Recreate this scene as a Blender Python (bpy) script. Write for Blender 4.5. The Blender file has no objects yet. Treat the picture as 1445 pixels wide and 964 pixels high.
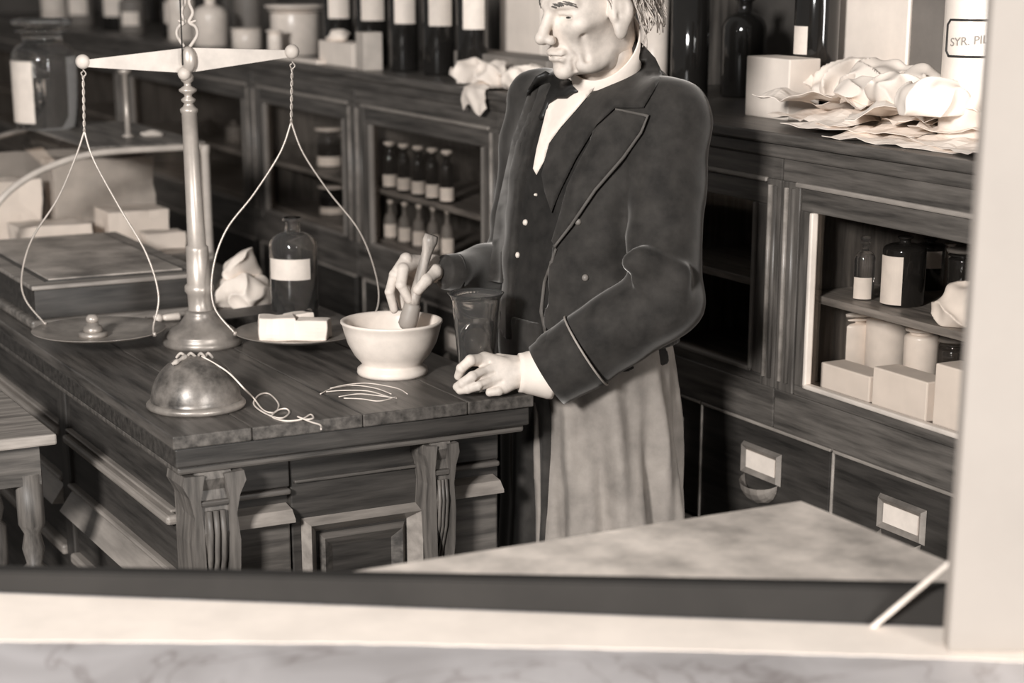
import bpy, bmesh, math, random
import numpy as np
from mathutils import Vector, Matrix
from mathutils.bvhtree import BVHTree
from mathutils.geometry import delaunay_2d_cdt
random.seed(7)
rng = np.random.default_rng(5)
scene = bpy.context.scene
COL = scene.collection

# ------------------------------------------------------------------ camera
IW, IH = 1445.0, 964.0
FPX, CX, CY, PITCH, CAMH = 2767.0, 722.5, 750.0, math.radians(16.89), 1.70
cd = bpy.data.cameras.new('camera'); cam = bpy.data.objects.new('camera', cd); COL.objects.link(cam)
cam.location = (0, 0, CAMH); cam.rotation_euler = (math.pi/2 - PITCH, 0, 0)
cd.sensor_width = 36.0; cd.lens = FPX/IW*36.0
cd.shift_y = (CY - IH/2)/IW; cd.shift_x = 0
cd.clip_start = 0.05; cd.clip_end = 60
cd.dof.use_dof = True; cd.dof.focus_distance = 3.7; cd.dof.aperture_fstop = 2.9
scene.camera = cam
# ------------------------------------------------------------------ world, lamps, exposure
w = bpy.data.worlds.new('world'); scene.world = w; w.use_nodes = True
w.node_tree.nodes['Background'].inputs[0].default_value = (1.0, .97, .94, 1)
w.node_tree.nodes['Background'].inputs[1].default_value = 0.15
def area(name, loc, target, size, power, col=(1, .985, .965), tall=None):
    l = bpy.data.lights.new(name, 'AREA'); l.shape = 'RECTANGLE'; l.size = size; l.size_y = tall or size; l.energy = power; l.color = col
    o = bpy.data.objects.new(name, l); COL.objects.link(o); o.location = loc
    o.rotation_euler = (Vector(target) - Vector(loc)).to_track_quat('-Z', 'Y').to_euler(); return o
area('assumed_key_light', (-2.1, -1.3, 2.75), (0.1, 3.7, 1.1), .7, 375)  # assumed unseen key source, direction read from the shadows, distance set for fall-off
area('assumed_side_light', (4.6, -4.2, 1.9), (0.4, 3.8, 1.2), 1.8, 640, tall=3.2)  # assumed unseen source, added for right-hand highlights, fill and streaks on glass
scene.view_settings.view_transform = 'Standard'; scene.view_settings.look = 'None'
scene.view_settings.exposure = 0.17; scene.view_settings.gamma = 1.0; scene.view_settings.use_curve_mapping = False

# ------------------------------------------------------------------ picture geometry: a pixel of the photograph as a point in the shop
cp, sp = math.cos(PITCH), math.sin(PITCH)
def ray(px, py):
    a, b = (px - CX)/FPX, -(py - CY)/FPX
    return Vector((a, cp + b*sp, -sp + b*cp))
def pz(px, py, z):
    r = ray(px, py); t = (z - CAMH)/r.z; return Vector((r.x*t, r.y*t, z))
def W(px, py, d):
    r = ray(px, py); t = d/r.y; return Vector((r.x*t, d, CAMH + r.z*t))
def ppl(px, py, p0, n):
    r = ray(px, py); o = Vector((0, 0, CAMH)); t = (p0 - o).dot(n)/r.dot(n); return o + r*t
YAW = math.atan((CX + 804)/2892.0)
A = Vector((-math.sin(YAW), math.cos(YAW), 0)); B = Vector((math.cos(YAW), math.sin(YAW), 0))   # along the counter, across it
Z3 = Vector((0, 0, 1))

# ------------------------------------------------------------------ materials
def lin(c): return c/12.92 if c <= .04045 else ((c + .055)/1.055)**2.4
def sep(v): return (lin(v), lin(v*.945), lin(v*.895), 1)
MATS = {}
def mat(name, v, rough=.6, var=.12, scale=9, metallic=0, kind='plain', bump=.0, axis=(1, 1, 1), spec=.4, sheen=0, col=None):
    if name in MATS: return MATS[name]
    m = bpy.data.materials.new(name); m.use_nodes = True; nt = m.node_tree; N = nt.nodes; L = nt.links
    b = N['Principled BSDF']; b.inputs['Roughness'].default_value = rough; b.inputs['Metallic'].default_value = metallic
    b.inputs['Specular IOR Level'].default_value = spec
    if sheen: b.inputs['Sheen Weight'].default_value = sheen; b.inputs['Sheen Roughness'].default_value = .4; b.inputs['Sheen Tint'].default_value = (1, .95, .9, 1)
    tc = N.new('ShaderNodeTexCoord'); mp = N.new('ShaderNodeMapping'); L.new(tc.outputs['Object'], mp.inputs['Vector'])
    mp.inputs['Scale'].default_value = axis
    n = N.new('ShaderNodeTexNoise'); n.inputs['Scale'].default_value = scale; n.inputs['Detail'].default_value = 6; n.inputs['Roughness'].default_value = .6
    L.new(mp.outputs[0], n.inputs['Vector'])
    r = N.new('ShaderNodeValToRGB'); lo, hi = max(0, v*(1 - var)), min(1, v*(1 + var))
    c0 = sep(lo) if col is None else tuple(lin(c*(1 - var)) for c in col) + (1,)
    c1 = sep(hi) if col is None else tuple(lin(min(1, c*(1 + var))) for c in col) + (1,)
    r.color_ramp.elements[0].color = c0; r.color_ramp.elements[1].color = c1
    r.color_ramp.elements[0].position = .32; r.color_ramp.elements[1].position = .68
    L.new(n.outputs['Fac'], r.inputs['Fac']); L.new(r.outputs['Color'], b.inputs['Base Color'])
    if bump:
        bp = N.new('ShaderNodeBump'); bp.inputs['Strength'].default_value = bump; bp.inputs['Distance'].default_value = .004
        L.new(n.outputs['Fac'], bp.inputs['Height']); L.new(bp.outputs[0], b.inputs['Normal'])
    MATS[name] = m; return m
def glass_mat(name, v, rough=.03, ior=1.45, tr=1.0):
    if name in MATS: return MATS[name]
    m = bpy.data.materials.new(name); m.use_nodes = True; b = m.node_tree.nodes['Principled BSDF']
    b.inputs['Base Color'].default_value = (lin(v), lin(v*.985), lin(v*.97), 1); b.inputs['Roughness'].default_value = rough
    b.inputs['Transmission Weight'].default_value = tr; b.inputs['IOR'].default_value = ior
    MATS[name] = m; return m
def pane_mat(name, v=.97, gl=.25):
    if name in MATS: return MATS[name]
    m = bpy.data.materials.new(name); m.use_nodes = True; nt = m.node_tree; N = nt.nodes; L = nt.links
    N.remove(N['Principled BSDF']); out = N['Material Output']
    t = N.new('ShaderNodeBsdfTransparent'); t.inputs[0].default_value = (v, v*.99, v*.98, 1)
    g = N.new('ShaderNodeBsdfGlossy'); g.inputs['Roughness'].default_value = .05; g.inputs[0].default_value = sep(.9)
    lw = N.new('ShaderNodeLayerWeight'); f = N.new('ShaderNodeMath'); f.operation = 'MULTIPLY_ADD'; pw_ = N.new('ShaderNodeMath'); pw_.operation = 'POWER'; L.new(lw.outputs['Facing'], pw_.inputs[0]); pw_.inputs[1].default_value = 4; L.new(pw_.outputs[0], f.inputs[0]); f.inputs[1].default_value = .5; f.inputs[2].default_value = .03
    lw.inputs[0].default_value = .5
    mx = N.new('ShaderNodeMixShader'); L.new(f.outputs[0], mx.inputs[0]); L.new(t.outputs[0], mx.inputs[1]); L.new(g.outputs[0], mx.inputs[2])
    L.new(mx.outputs[0], out.inputs[0]); MATS[name] = m; return m
def marble_mat():
    m = bpy.data.materials.new('marble'); m.use_nodes = True; nt = m.node_tree; N = nt.nodes; L = nt.links
    b = N['Principled BSDF']; b.inputs['Roughness'].default_value = .35
    tc = N.new('ShaderNodeTexCoord')
    n = N.new('ShaderNodeTexNoise'); n.inputs['Scale'].default_value = 5; n.inputs['Detail'].default_value = 8; n.inputs['Distortion'].default_value = 1.2
    n2 = N.new('ShaderNodeTexNoise'); n2.inputs['Scale'].default_value = 3.2; n2.inputs['Detail'].default_value = 9; n2.inputs['Distortion'].default_value = 2.5
    L.new(tc.outputs['Object'], n.inputs['Vector']); L.new(tc.outputs['Object'], n2.inputs['Vector'])
    r = N.new('ShaderNodeValToRGB'); e = r.color_ramp.elements
    e[0].position = .3; e[0].color = (lin(.645), lin(.622), lin(.617), 1); e[1].position = .72; e[1].color = (lin(.77), lin(.748), lin(.745), 1)
    L.new(n.outputs['Fac'], r.inputs['Fac'])
    v = N.new('ShaderNodeValToRGB'); e = v.color_ramp.elements
    e[0].position = .485; e[0].color = (1, 1, 1, 1); e[1].position = .53; e[1].color = (1, 1, 1, 1)
    k = v.color_ramp.elements.new(.505); k.color = (.62, .58, .57, 1)
    L.new(n2.outputs['Fac'], v.inputs['Fac'])
    mx = N.new('ShaderNodeMixRGB'); mx.blend_type = 'MULTIPLY'; mx.inputs[0].default_value = .8
    L.new(r.outputs[0], mx.inputs[1]); L.new(v.outputs[0], mx.inputs[2]); L.new(mx.outputs[0], b.inputs['Base Color'])
    return m
def wood(name, v, axis=(1, 14, 14), rough=.42, var=.3, scale=4, spec=.4): return mat(name, v, rough, var, scale, kind='wood', axis=axis, bump=.12, spec=spec)
DARKU = wood('dark_wood_across', .225, (1.2, 16, 16)); DARKV = wood('dark_wood_along', .225, (16, 1.2, 16)); DARKZ = wood('dark_wood_upright', .235, (16, 16, 1.4))
TOPV = wood('worn_counter_wood', .30, (14, 1.0, 14), .34, .38)
MIDZ = wood('carved_wood', .36, (16, 16, 1.4), .5); MIDU = wood('carved_wood_across', .33, (1.2, 16, 16), .45)
CASE = wood('case_wood', .32, (1.2, 16, 16), .38); CASEZ = wood('case_wood_upright', .32, (16, 16, 1.4), .38)
EDGE = wood('pale_moulding', .56, (2, 9, 9), .35, .14); EDGEV = wood('pale_long_moulding', .56, (9, 1, 9), .35, .14)  # paler wood tone for the raised mouldings
BRASS = mat('dull_brass', .70, .36, .08, 14, .35); BRASSD = mat('tarnished_brass', .56, .38, .2, 14, .4); PALEMETAL = mat('pale_painted_metal', .74, .5, .06, 20)
IRON = mat('cast_iron', .38, .36, .45, 22, .35, bump=.15)
WHITE = mat('white_ceramic', .90, .28, .03, 30, bump=.05); PAPER = mat('cream_paper', .93, .8, .03, 12); PAPERD = mat('grey_paper', .72, .8, .08, 10)
CARD = mat('label_paper', .90, .7, .04, 25); INK = mat('ink', .16, .7, .1); CLOTHW = mat('white_linen', .93, .85, .03, 20)
DGLASS = mat('dark_glass', .13, .08, .1, 6, spec=.6); GLASS = glass_mat('clear_glass', .97, .03, 1.45, .98); GRAD = glass_mat('cloudy_glass', .97, .03, 1.45, .97); LIQ = glass_mat('clear_liquid', .92, 0, 1.33)
PANE = pane_mat('window_pane'); PANEG = pane_mat('showcase_glass', .95)
SKIN = mat('skin', .82, .55, .08, 28, bump=.12); HAIRM = mat('grey_hair', .72, .5, .2, 60)
VELVET = mat('dark_coat_cloth', .195, .8, .22, 22, sheen=.5, spec=.15, bump=.05); VEST = mat('waistcoat_cloth', .15, .75, .2, 30, sheen=.2, spec=.15)
BLACK = mat('black_silk', .13, .5, .1, 20); SKIRT = mat('grey_cloth', .54, .85, .10, 16, sheen=.1, spec=.1); STRING = mat('twine', .82, .8, .08, 40)
PLASTER = mat('wall_plaster', .30, .9, .15, 4); FLOORM = wood('floor_wood', .24, (1, 12, 1), .6); CREAM = mat('cream_margin', .58, .75, .02, 6); RAIL = mat('black_varnish', .18, .8, .08, 6, spec=.2)
PALETOP = mat('scuffed_pale_top', .80, .5, .22, 7, bump=.04); DESK = wood('desk_wood', .52, (1.2, 12, 12), .45, .25); BOXTOP = wood('scuffed_lid', .58, (3, 3, 3), .35, .3, 3)
BUTTON = mat('bone_button', .88, .4, .03); GREY = mat('grey_paint', .47, .6, .1, 6)

# ------------------------------------------------------------------ mesh helpers
def mk(name, bm, m, parent=None, smooth=False, world=False):
    me = bpy.data.meshes.new(name)
    if isinstance(bm, tuple): me.from_pydata([tuple(v) for v in bm[0]], [], [tuple(int(i) for i in f) for f in bm[1]])
    else: bm.to_mesh(me); bm.free()
    me.materials.append(m if isinstance(m, bpy.types.Material) else MATS[m])
    o = bpy.data.objects.new(name, me); COL.objects.link(o)
    if smooth:
        for p in me.polygons: p.use_smooth = True
    if world and parent is not None:
        mi = top_matrix(parent).inverted(); me.transform(mi)
    if parent is not None: o.parent = parent
    return o
def top_matrix(p):
    mt = Matrix.Identity(4)
    while p is not None: mt = p.matrix_basis @ mt; p = p.parent
    return mt
def tag(o, label, cat, group=None):
    o['label'] = label; o['category'] = cat
    if group: o['group'] = group
    return o
def struct(o): o['kind'] = 'structure'; return o
def thing(name, label, cat, loc=(0, 0, 0), rz=0, group=None):
    o = bpy.data.objects.new(name, None); o.empty_display_size = .05; COL.objects.link(o)
    o.location = loc; o.rotation_euler = (0, 0, rz); return tag(o, label, cat, group)
def box(x0, x1, y0, y1, z0, z1, bev=.0, bm=None):
    bm2 = bmesh.new(); bmesh.ops.create_cube(bm2, size=1)
    for v in bm2.verts: v.co = Vector(((x0 + x1)/2 + v.co.x*(x1 - x0), (y0 + y1)/2 + v.co.y*(y1 - y0), (z0 + z1)/2 + v.co.z*(z1 - z0)))
    if bev > 0: bmesh.ops.bevel(bm2, geom=bm2.edges[:], offset=min(bev, .45*min(x1 - x0, y1 - y0, z1 - z0)), segments=2, profile=.5, affect='EDGES')
    if bm is None: return bm2
    me = bpy.data.meshes.new('t'); bm2.to_mesh(me); bm2.free(); bm.from_mesh(me); bpy.data.meshes.remove(me); return bm
def lathe(prof, seg=32, bm=None, c=(0, 0, 0)):
    bm = bm or bmesh.new(); rings = []
    for r, z in prof:
        if r < 1e-5: rings.append([bm.verts.new((c[0], c[1], c[2] + z))])
        else: rings.append([bm.verts.new((c[0] + r*math.cos(2*math.pi*i/seg), c[1] + r*math.sin(2*math.pi*i/seg), c[2] + z)) for i in range(seg)])
    for a, b in zip(rings, rings[1:]):
        for i in range(seg):
            j = (i + 1) % seg
            f = [a[i % len(a)], a[j % len(a)], b[j % len(b)], b[i % len(b)]]
            f = list(dict.fromkeys(f))
            if len(f) > 2:
                try: bm.faces.new(f)
                except ValueError: pass
    bmesh.ops.recalc_face_normals(bm, faces=bm.faces[:]); return bm
def spline(pts, n=8):
    pts = [Vector(p) for p in pts]; out = []
    for i in range(len(pts) - 1):
        p0, p1, p2, p3 = pts[max(i - 1, 0)], pts[i], pts[i + 1], pts[min(i + 2, len(pts) - 1)]
        for k in range(n):
            t = k/n; out.append(.5*((2*p1) + (p2 - p0)*t + (2*p0 - 5*p1 + 4*p2 - p3)*t*t + (3*p1 - p0 - 3*p2 + p3)*t**3))
    out.append(pts[-1]); return out
def tube(pts, r, seg=8, bm=None, sq=1.0):
    bm = bm or bmesh.new(); pts = [Vector(p) for p in pts]; n = len(pts); rings = []; up = None
    for i, p in enumerate(pts):
        t = (pts[min(i + 1, n - 1)] - pts[max(i - 1, 0)]).normalized()
        if up is None: up = t.orthogonal().normalized()
        up = (up - t*up.dot(t)); up = up.normalized() if up.length > 1e-6 else t.orthogonal().normalized(); s = t.cross(up)
        rr = r[i] if isinstance(r, (list, tuple)) else r
        rings.append([bm.verts.new(p + up*rr*math.cos(2*math.pi*k/seg) + s*rr*sq*math.sin(2*math.pi*k/seg)) for k in range(seg)])
    for a, b in zip(rings, rings[1:]):
        for k in range(seg): bm.faces.new((a[k], a[(k + 1) % seg], b[(k + 1) % seg], b[k]))
    bm.faces.new(rings[0][::-1]); bm.faces.new(rings[-1]); return bm
def prism(poly, axis, a0, a1, bm=None):
    # poly: 2-D outline; axis 'x': outline in (y,z), 'y': in (x,z), 'z': in (x,y)
    bm = bm or bmesh.new()
    def co(p, a): return {'x': (a, p[0], p[1]), 'y': (p[0], a, p[1]), 'z': (p[0], p[1], a)}[axis]
    lo = [bm.verts.new(co(p, a0)) for p in poly]; hi = [bm.verts.new(co(p, a1)) for p in poly]; n = len(poly)
    fs = [bm.faces.new(lo), bm.faces.new(hi[::-1])] + [bm.faces.new((lo[i], hi[i], hi[(i + 1) % n], lo[(i + 1) % n])) for i in range(n)]
    bmesh.ops.recalc_face_normals(bm, faces=bm.faces[:]); return bm
def copy_tree(o, parent=None):
    c = o.copy(); COL.objects.link(c); c.parent = parent
    for ch in [x for x in bpy.data.objects if x.parent == o]: copy_tree(ch, c)
    return c

# ------------------------------------------------------------------ implicit shapes (for the figure, the crumpled papers)
class Field:
    def __init__(s, lo, hi, h):
        s.lo = np.array(lo, float); s.h = h; n = np.ceil((np.array(hi) - s.lo)/h).astype(int) + 1
        ax = [s.lo[i] + h*np.arange(n[i]) for i in range(3)]
        s.P = np.stack(np.meshgrid(*ax, indexing='ij'), -1).astype(np.float32); s.v = np.full(s.P.shape[:3], 1e3, np.float32)
    def add(s, d, k=0.0):
        if k <= 0: s.v = np.minimum(s.v, d)
        else:
            hh = np.clip(.5 + .5*(s.v - d)/k, 0, 1); s.v = s.v*(1 - hh) + d*hh - k*hh*(1 - hh)
        return s
    def sub(s, d, k=0.0):
        if k <= 0: s.v = np.maximum(s.v, -d)
        else:
            hh = np.clip(.5 - .5*(s.v + d)/k, 0, 1); s.v = s.v*(1 - hh) - d*hh + k*hh*(1 - hh)
        return s
    def ell(s, c, r, R=None):
        q = s.P - np.array(c, np.float32)
        if R is not None: q = q @ np.array(R, np.float32)
        q = q/np.array(r, np.float32); l = np.sqrt((q*q).sum(-1)); return (l - 1)*min(r)*1.0
    def cap(s, a, b, ra, rb=None):
        rb = ra if rb is None else rb
        a = np.array(a, np.float32); b = np.array(b, np.float32); pa = s.P - a; ba = b - a
        t = np.clip((pa @ ba)/max(ba @ ba, 1e-9), 0, 1); q = pa - t[..., None]*ba
        return np.sqrt((q*q).sum(-1)) - (ra + (rb - ra)*t)
    def mesh(s):
        v = s.v; ins = v < 0; nx, ny, nz = v.shape
        c = [ins[i:nx-1+i, j:ny-1+j, k:nz-1+k] for i in (0, 1) for j in (0, 1) for k in (0, 1)]
        sm = sum(x.astype(np.int8) for x in c); act = (sm > 0) & (sm < 8); idx = np.argwhere(act)
        acc = np.zeros((len(idx), 3)); cnt = np.zeros(len(idx)); cor = [(i, j, k) for i in (0, 1) for j in (0, 1) for k in (0, 1)]
        for a in range(8):
            for b in range(a + 1, 8):
                da = np.array(cor[b]) - np.array(cor[a])
                if np.abs(da).sum() != 1: continue
                ia, ib = idx + cor[a], idx + cor[b]
                va, vb = v[ia[:, 0], ia[:, 1], ia[:, 2]], v[ib[:, 0], ib[:, 1], ib[:, 2]]
                mk_ = (va < 0) != (vb < 0); t = np.where(mk_, va/np.where(mk_, va - vb, 1), 0)
                acc += np.where(mk_[:, None], ia + t[:, None]*da, 0); cnt += mk_
        pts = s.lo + s.h*(acc/cnt[:, None]); num = -np.ones(act.shape, int); num[act] = np.arange(len(idx)); F = []
        for ax in range(3):
            o1, o2 = (ax + 1) % 3, (ax + 2) % 3
            sl0 = [slice(None)]*3; sl1 = [slice(None)]*3; sl0[ax] = slice(0, -1); sl1[ax] = slice(1, None)
            e = ins[tuple(sl0)] != ins[tuple(sl1)]; p = np.argwhere(e)
            ok = (p[:, o1] > 0) & (p[:, o2] > 0) & (p[:, o1] < act.shape[o1]) & (p[:, o2] < act.shape[o2]); p = p[ok]
            q = []
            for d1, d2 in ((0, 0), (1, 0), (1, 1), (0, 1)):
                z = p.copy(); z[:, o1] -= d1; z[:, o2] -= d2; q.append(num[z[:, 0], z[:, 1], z[:, 2]])
            q = np.stack(q, 1); flip = ins[p[:, 0], p[:, 1], p[:, 2]]; q[~flip] = q[~flip][:, ::-1]; F.append(q)
        F = np.concatenate(F); F = F[(F >= 0).all(1)]
        return pts, F
def noise3(P, sc, seed=0, octs=3):
    r = np.random.default_rng(seed); o = np.zeros(P.shape[:-1])
    for k in range(octs):
        for _ in range(5):
            d = r.normal(size=3); d /= np.linalg.norm(d); o += np.sin(P @ (d*sc*(1.9**k)) + r.uniform(0, 6.28))*(.55**k)/3
    return o

# ================================================================== the setting
CZ = .87                                                     # counter top
C0 = W(1378, 229, 3.4); CASEZT = C0.z                         # wall case: front top edge, near end
def case(px, py, off=0.0):
    p = ppl(px, py, C0 + B*off, B); q = p - C0; return q.dot(A), p.z
def CP(s, off, z): return Vector((C0.x, C0.y, 0)) + A*s + B*off + Z3*z
CASE_RZ = YAW + math.pi/2                                      # local x runs along A, local y runs to -B (out of the case)
floor = struct(mk('floor', box(-7, 7, -1, 13, -.06, 0), FLOORM))
plk = box(-.06, .06, -1.2, 1.2, 0, .012, .003); plank0 = None
for i in range(40):
    for j in range(3):
        if plank0 is None: plank0 = mk('plank', plk, FLOORM, floor); o = plank0
        else: o = plank0.copy(); COL.objects.link(o)
        o.location = (-2.4 + i*.125, 1.4 + j*2.41, 0)
WR = thing('wall_right', 'plain plaster wall behind the long wall case', 'wall', CP(0, .68, 0), CASE_RZ); struct(WR)
mk('plaster', box(-.6, 8.2, -.16, -.0, 0, 3.2), PLASTER, WR)
struct(mk('wall_back', box(-6, 3, 10.9, 11.05, 0, 3.2), PLASTER))
# added cream panel on the marble ledge, stands in for the right-hand paper margin
pb = W(1372, 915, 2.28); pan_x = W(1368, 480, 2.28).x
t1 = struct(mk('margin_panel_1', box(pan_x, pan_x + .62, 2.28, 2.315, .85, 2.6, .004), CREAM))

# ================================================================== the shop counter (near end faces the viewer)
K = pz(243, 617, CZ)
def CT(px, py, z=CZ):                                         # counter coordinates (u across, v along) of a pixel on the plane z
    q = pz(px, py, z) - K; return q.dot(B), q.dot(A)
CW = CT(765, 561)[0]
u1, u2 = CT(360, 606)[0], CT(675, 574)[0]
CL = 4.6
counter = thing('shop_counter', 'long dark wooden shop counter with carved brackets and panelled end', 'counter', (K.x, K.y, 0), YAW)
ts = .024
for a, b in ((0, u1), (u1, u2*.5 + u1*.5), (u2*.5 + u1*.5, u2), (u2, CW)):
    mk('top_board', box(a + .0007, b - .0007, 0, CL, CZ - ts, CZ, .0025), TOPV, counter)
mk('edge_moulding', box(.006, CW - .006, .007, CL, CZ - ts - .037, CZ - ts - .0005, .004), DARKU, counter)
mk('lower_moulding', box(.012, CW - .012, .018, CL, CZ - ts - .052, CZ - ts - .037, .005), MIDU, counter)
bf = .075; bu0 = .05; bu1 = CW - .03                           # body inset
zt = CZ - ts - .052
mk('body', box(bu0, bu1, bf + .02, CL - .05, .08, zt), DARKU, counter)
mk('plinth', box(bu0 - .02, bu1 + .02, bf - .01, CL - .04, 0, .10, .006), DARKU, counter)
ub1a, ub1b = CT(262, 700, .80)[0] + .0, CT(345, 690, .80)[0]
def uz(px, py, v=bf):                                          # pixel on the plane of the counter's end
    p = ppl(px, py, K + A*v, A); return (p - K).dot(B), p.z
ub1a, ub1b = uz(268, 720, .02)[0], uz(336, 720, .02)[0]; ub2a, ub2b = uz(604, 690, .02)[0], uz(640, 690, .02)[0]
def bracket(a, b, name='bracket'):
    # console bracket: carved outline swelling out at the head
    prof = [(bf + .03, zt), (.020, zt), (.014, zt - .012), (.026, zt - .035), (.018, zt - .07), (.010, zt - .11), (.016, zt - .16), (.034, zt - .21), (.052, zt - .26), (.056, zt - .34), (bf + .03, zt - .36)]
    w_ = b - a
    o = mk(name, prism(prof, 'x', a + w_*.12, b - w_*.12), MIDZ, counter)
    # leaf scrolls at both shoulders
    for sgn in (-1, 1):
        cu = (a + b)/2
        out = [(cu + sgn*w_*.20, zt - .004), (cu + sgn*w_*.62, zt - .002), (cu + sgn*w_*.66, zt - .02), (cu + sgn*w_*.52, zt - .045), (cu + sgn*w_*.44, zt - .08),
               (cu + sgn*w_*.50, zt - .13), (cu + sgn*w_*.47, zt - .19), (cu + sgn*w_*.36, zt - .26), (cu + sgn*w_*.30, zt - .36), (cu + sgn*w_*.20, zt - .36), (cu + sgn*w_*.26, zt - .10), (cu + sgn*w_*.30, zt - .05)]
        mk('leaf_scroll', prism(out, 'y', .010, bf + .025), MIDZ, o)
    bm = bmesh.new()
    for k in range(3):
        x = a + w_*(.36 + .14*k); tube([(x, .012, zt - .07), (x, .007, zt - .11), (x, .013, zt - .16), (x, .031, zt - .21), (x, .048, zt - .26), (x, .052, zt - .34)], w_*.065, 8, bm)
    mk('flute', bm, MIDZ, o, True)
    mk('bracket_cap', box(a + w_*.18, b - w_*.18, .012, bf, zt - .062, zt - .052, .003), MIDU, o)
bracket(ub1a, ub1b); bracket(ub2a, ub2b)
# frieze and ledges between the brackets
def ledge(a, b):
    l = mk('frieze_rail', box(a, b, bf - .004, bf + .03, zt - .062, zt - .004, .003), DARKU, counter)
    mk('bead', box(a, b, bf - .012, bf + .02, zt - .075, zt - .064, .004), MIDU, l)
    mk('ledge', prism([(bf + .02, zt - .098), (bf - .012, zt - .103), (bf - .028, zt - .118), (bf - .028, zt - .124), (bf + .02, zt - .124)], 'x', a, b), EDGE, l)
    mk('lower_panel', box(a, b, bf + .0, bf + .03, zt - .34, zt - .125, .004), MIDU, l)
ua = uz(412, 720)[0]; ub = uz(602, 690)[0]
ledge(ub1b - .012, ua - .004); ledge(ub2b - .005, bu1 - .01)
# door with mitred mouldings
dr = mk('door', box(ua, ub, bf + .004, bf + .03, .12, zt - .002, .003), DARKU, counter)
mk('door_rail', box(ua + .006, ub - .006, bf - .004, bf + .01, zt - .058, zt - .052, .002), MIDU, dr)
zz = uz(510, 726)[1]
def frame(bm, x0, x1, z0, z1, wd, y0, y1):
    # mitred frame, highest at the outer rim, sloping to the inner rim
    P = [(x0, z0), (x1, z0), (x1, z1), (x0, z1)]; Q = [(x0 + wd, z0 + wd), (x1 - wd, z0 + wd), (x1 - wd, z1 - wd), (x0 + wd, z1 - wd)]
    R_ = [(x0 + wd*.3, z0 + wd*.3), (x1 - wd*.3, z0 + wd*.3), (x1 - wd*.3, z1 - wd*.3), (x0 + wd*.3, z1 - wd*.3)]
    o = [bm.verts.new((p[0], y0, p[1])) for p in P]; m_ = [bm.verts.new((p[0], y1, p[1])) for p in R_]; i_ = [bm.verts.new((p[0], y0 + .002, p[1])) for p in Q]
    for k in range(4):
        j = (k + 1) % 4; bm.faces.new((o[k], o[j], m_[j], m_[k])); bm.faces.new((m_[k], m_[j], i_[j], i_[k]))
    bmesh.ops.recalc_face_normals(bm, faces=bm.faces[:]); return bm
fr = bmesh.new(); frame(fr, ua + .018, ub - .012, .16, zz + .008, .030, bf + .003, bf - .026)
mk('panel_moulding', fr, EDGE, dr)
fr = bmesh.new(); frame(fr, ua + .052, ub - .046, .194, zz - .026, .03, bf + .003, bf - .008)
mk('inner_moulding', fr, MIDU, dr)
# left long side: posts, panels with bold mouldings
def side(px, py):
    p = ppl(px, py, K + B*bu0, B) - K; return p.dot(A), (p + K).z
v0 = .12; sw = side(112, 690)[0]
zA, zB, zC = side(180, 671)[1], side(170, 738)[1], side(150, 770)[1]
for k in range(5):
    va, vb = v0 + k*(sw - v0 + .06), v0 + k*(sw - v0 + .06) + (sw - v0)
    pn = mk('side_panel', box(bu0 - .010, bu0 + .01, va, vb, .12, zt - .01, .003), DARKV, counter)
    mk('upper_bead', box(bu0 - .030, bu0, va, vb, zA - .012, zA + .006, .006), EDGEV, pn)
    mk('upper_fillet', box(bu0 - .022, bu0, va, vb, zA + .012, zA + .018, .003), EDGEV, pn)
    mk('middle_bead', box(bu0 - .026, bu0, va, vb, zB + .004, zB + .014, .005), EDGEV, pn)
    mk('cove', prism([(bu0, zB - .002), (bu0 - .016, zB - .004), (bu0 - .046, zB - .045), (bu0, zB - .05)], 'y', va, vb), EDGEV, pn)
    mk('lower_bead', box(bu0 - .03, bu0, va, vb, zC - .085, zC - .062, .006), EDGEV, pn)
    mk('side_post', box(bu0 - .02, bu0 + .01, vb, vb + .06, .1, zt, .004), DARKZ, counter)
mk('corner_post', box(bu0 - .014, bu0 + .03, bf - .004, v0, .1, zt, .004), MIDZ, counter)

# ================================================================== long wall case along the right wall
wt = thing('worktop', 'long dark worktop over the row of glazed wall cabinets', 'worktop', CP(0, 0, CASEZT), CASE_RZ)
mk('slab', box(-.5, 7.6, -.665, 0, -.022, 0, .004), CASE, wt)
mk('edge_band', box(-.5, 7.6, -.665, -.012, -.05, -.0225, .004), CASE, wt)
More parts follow.
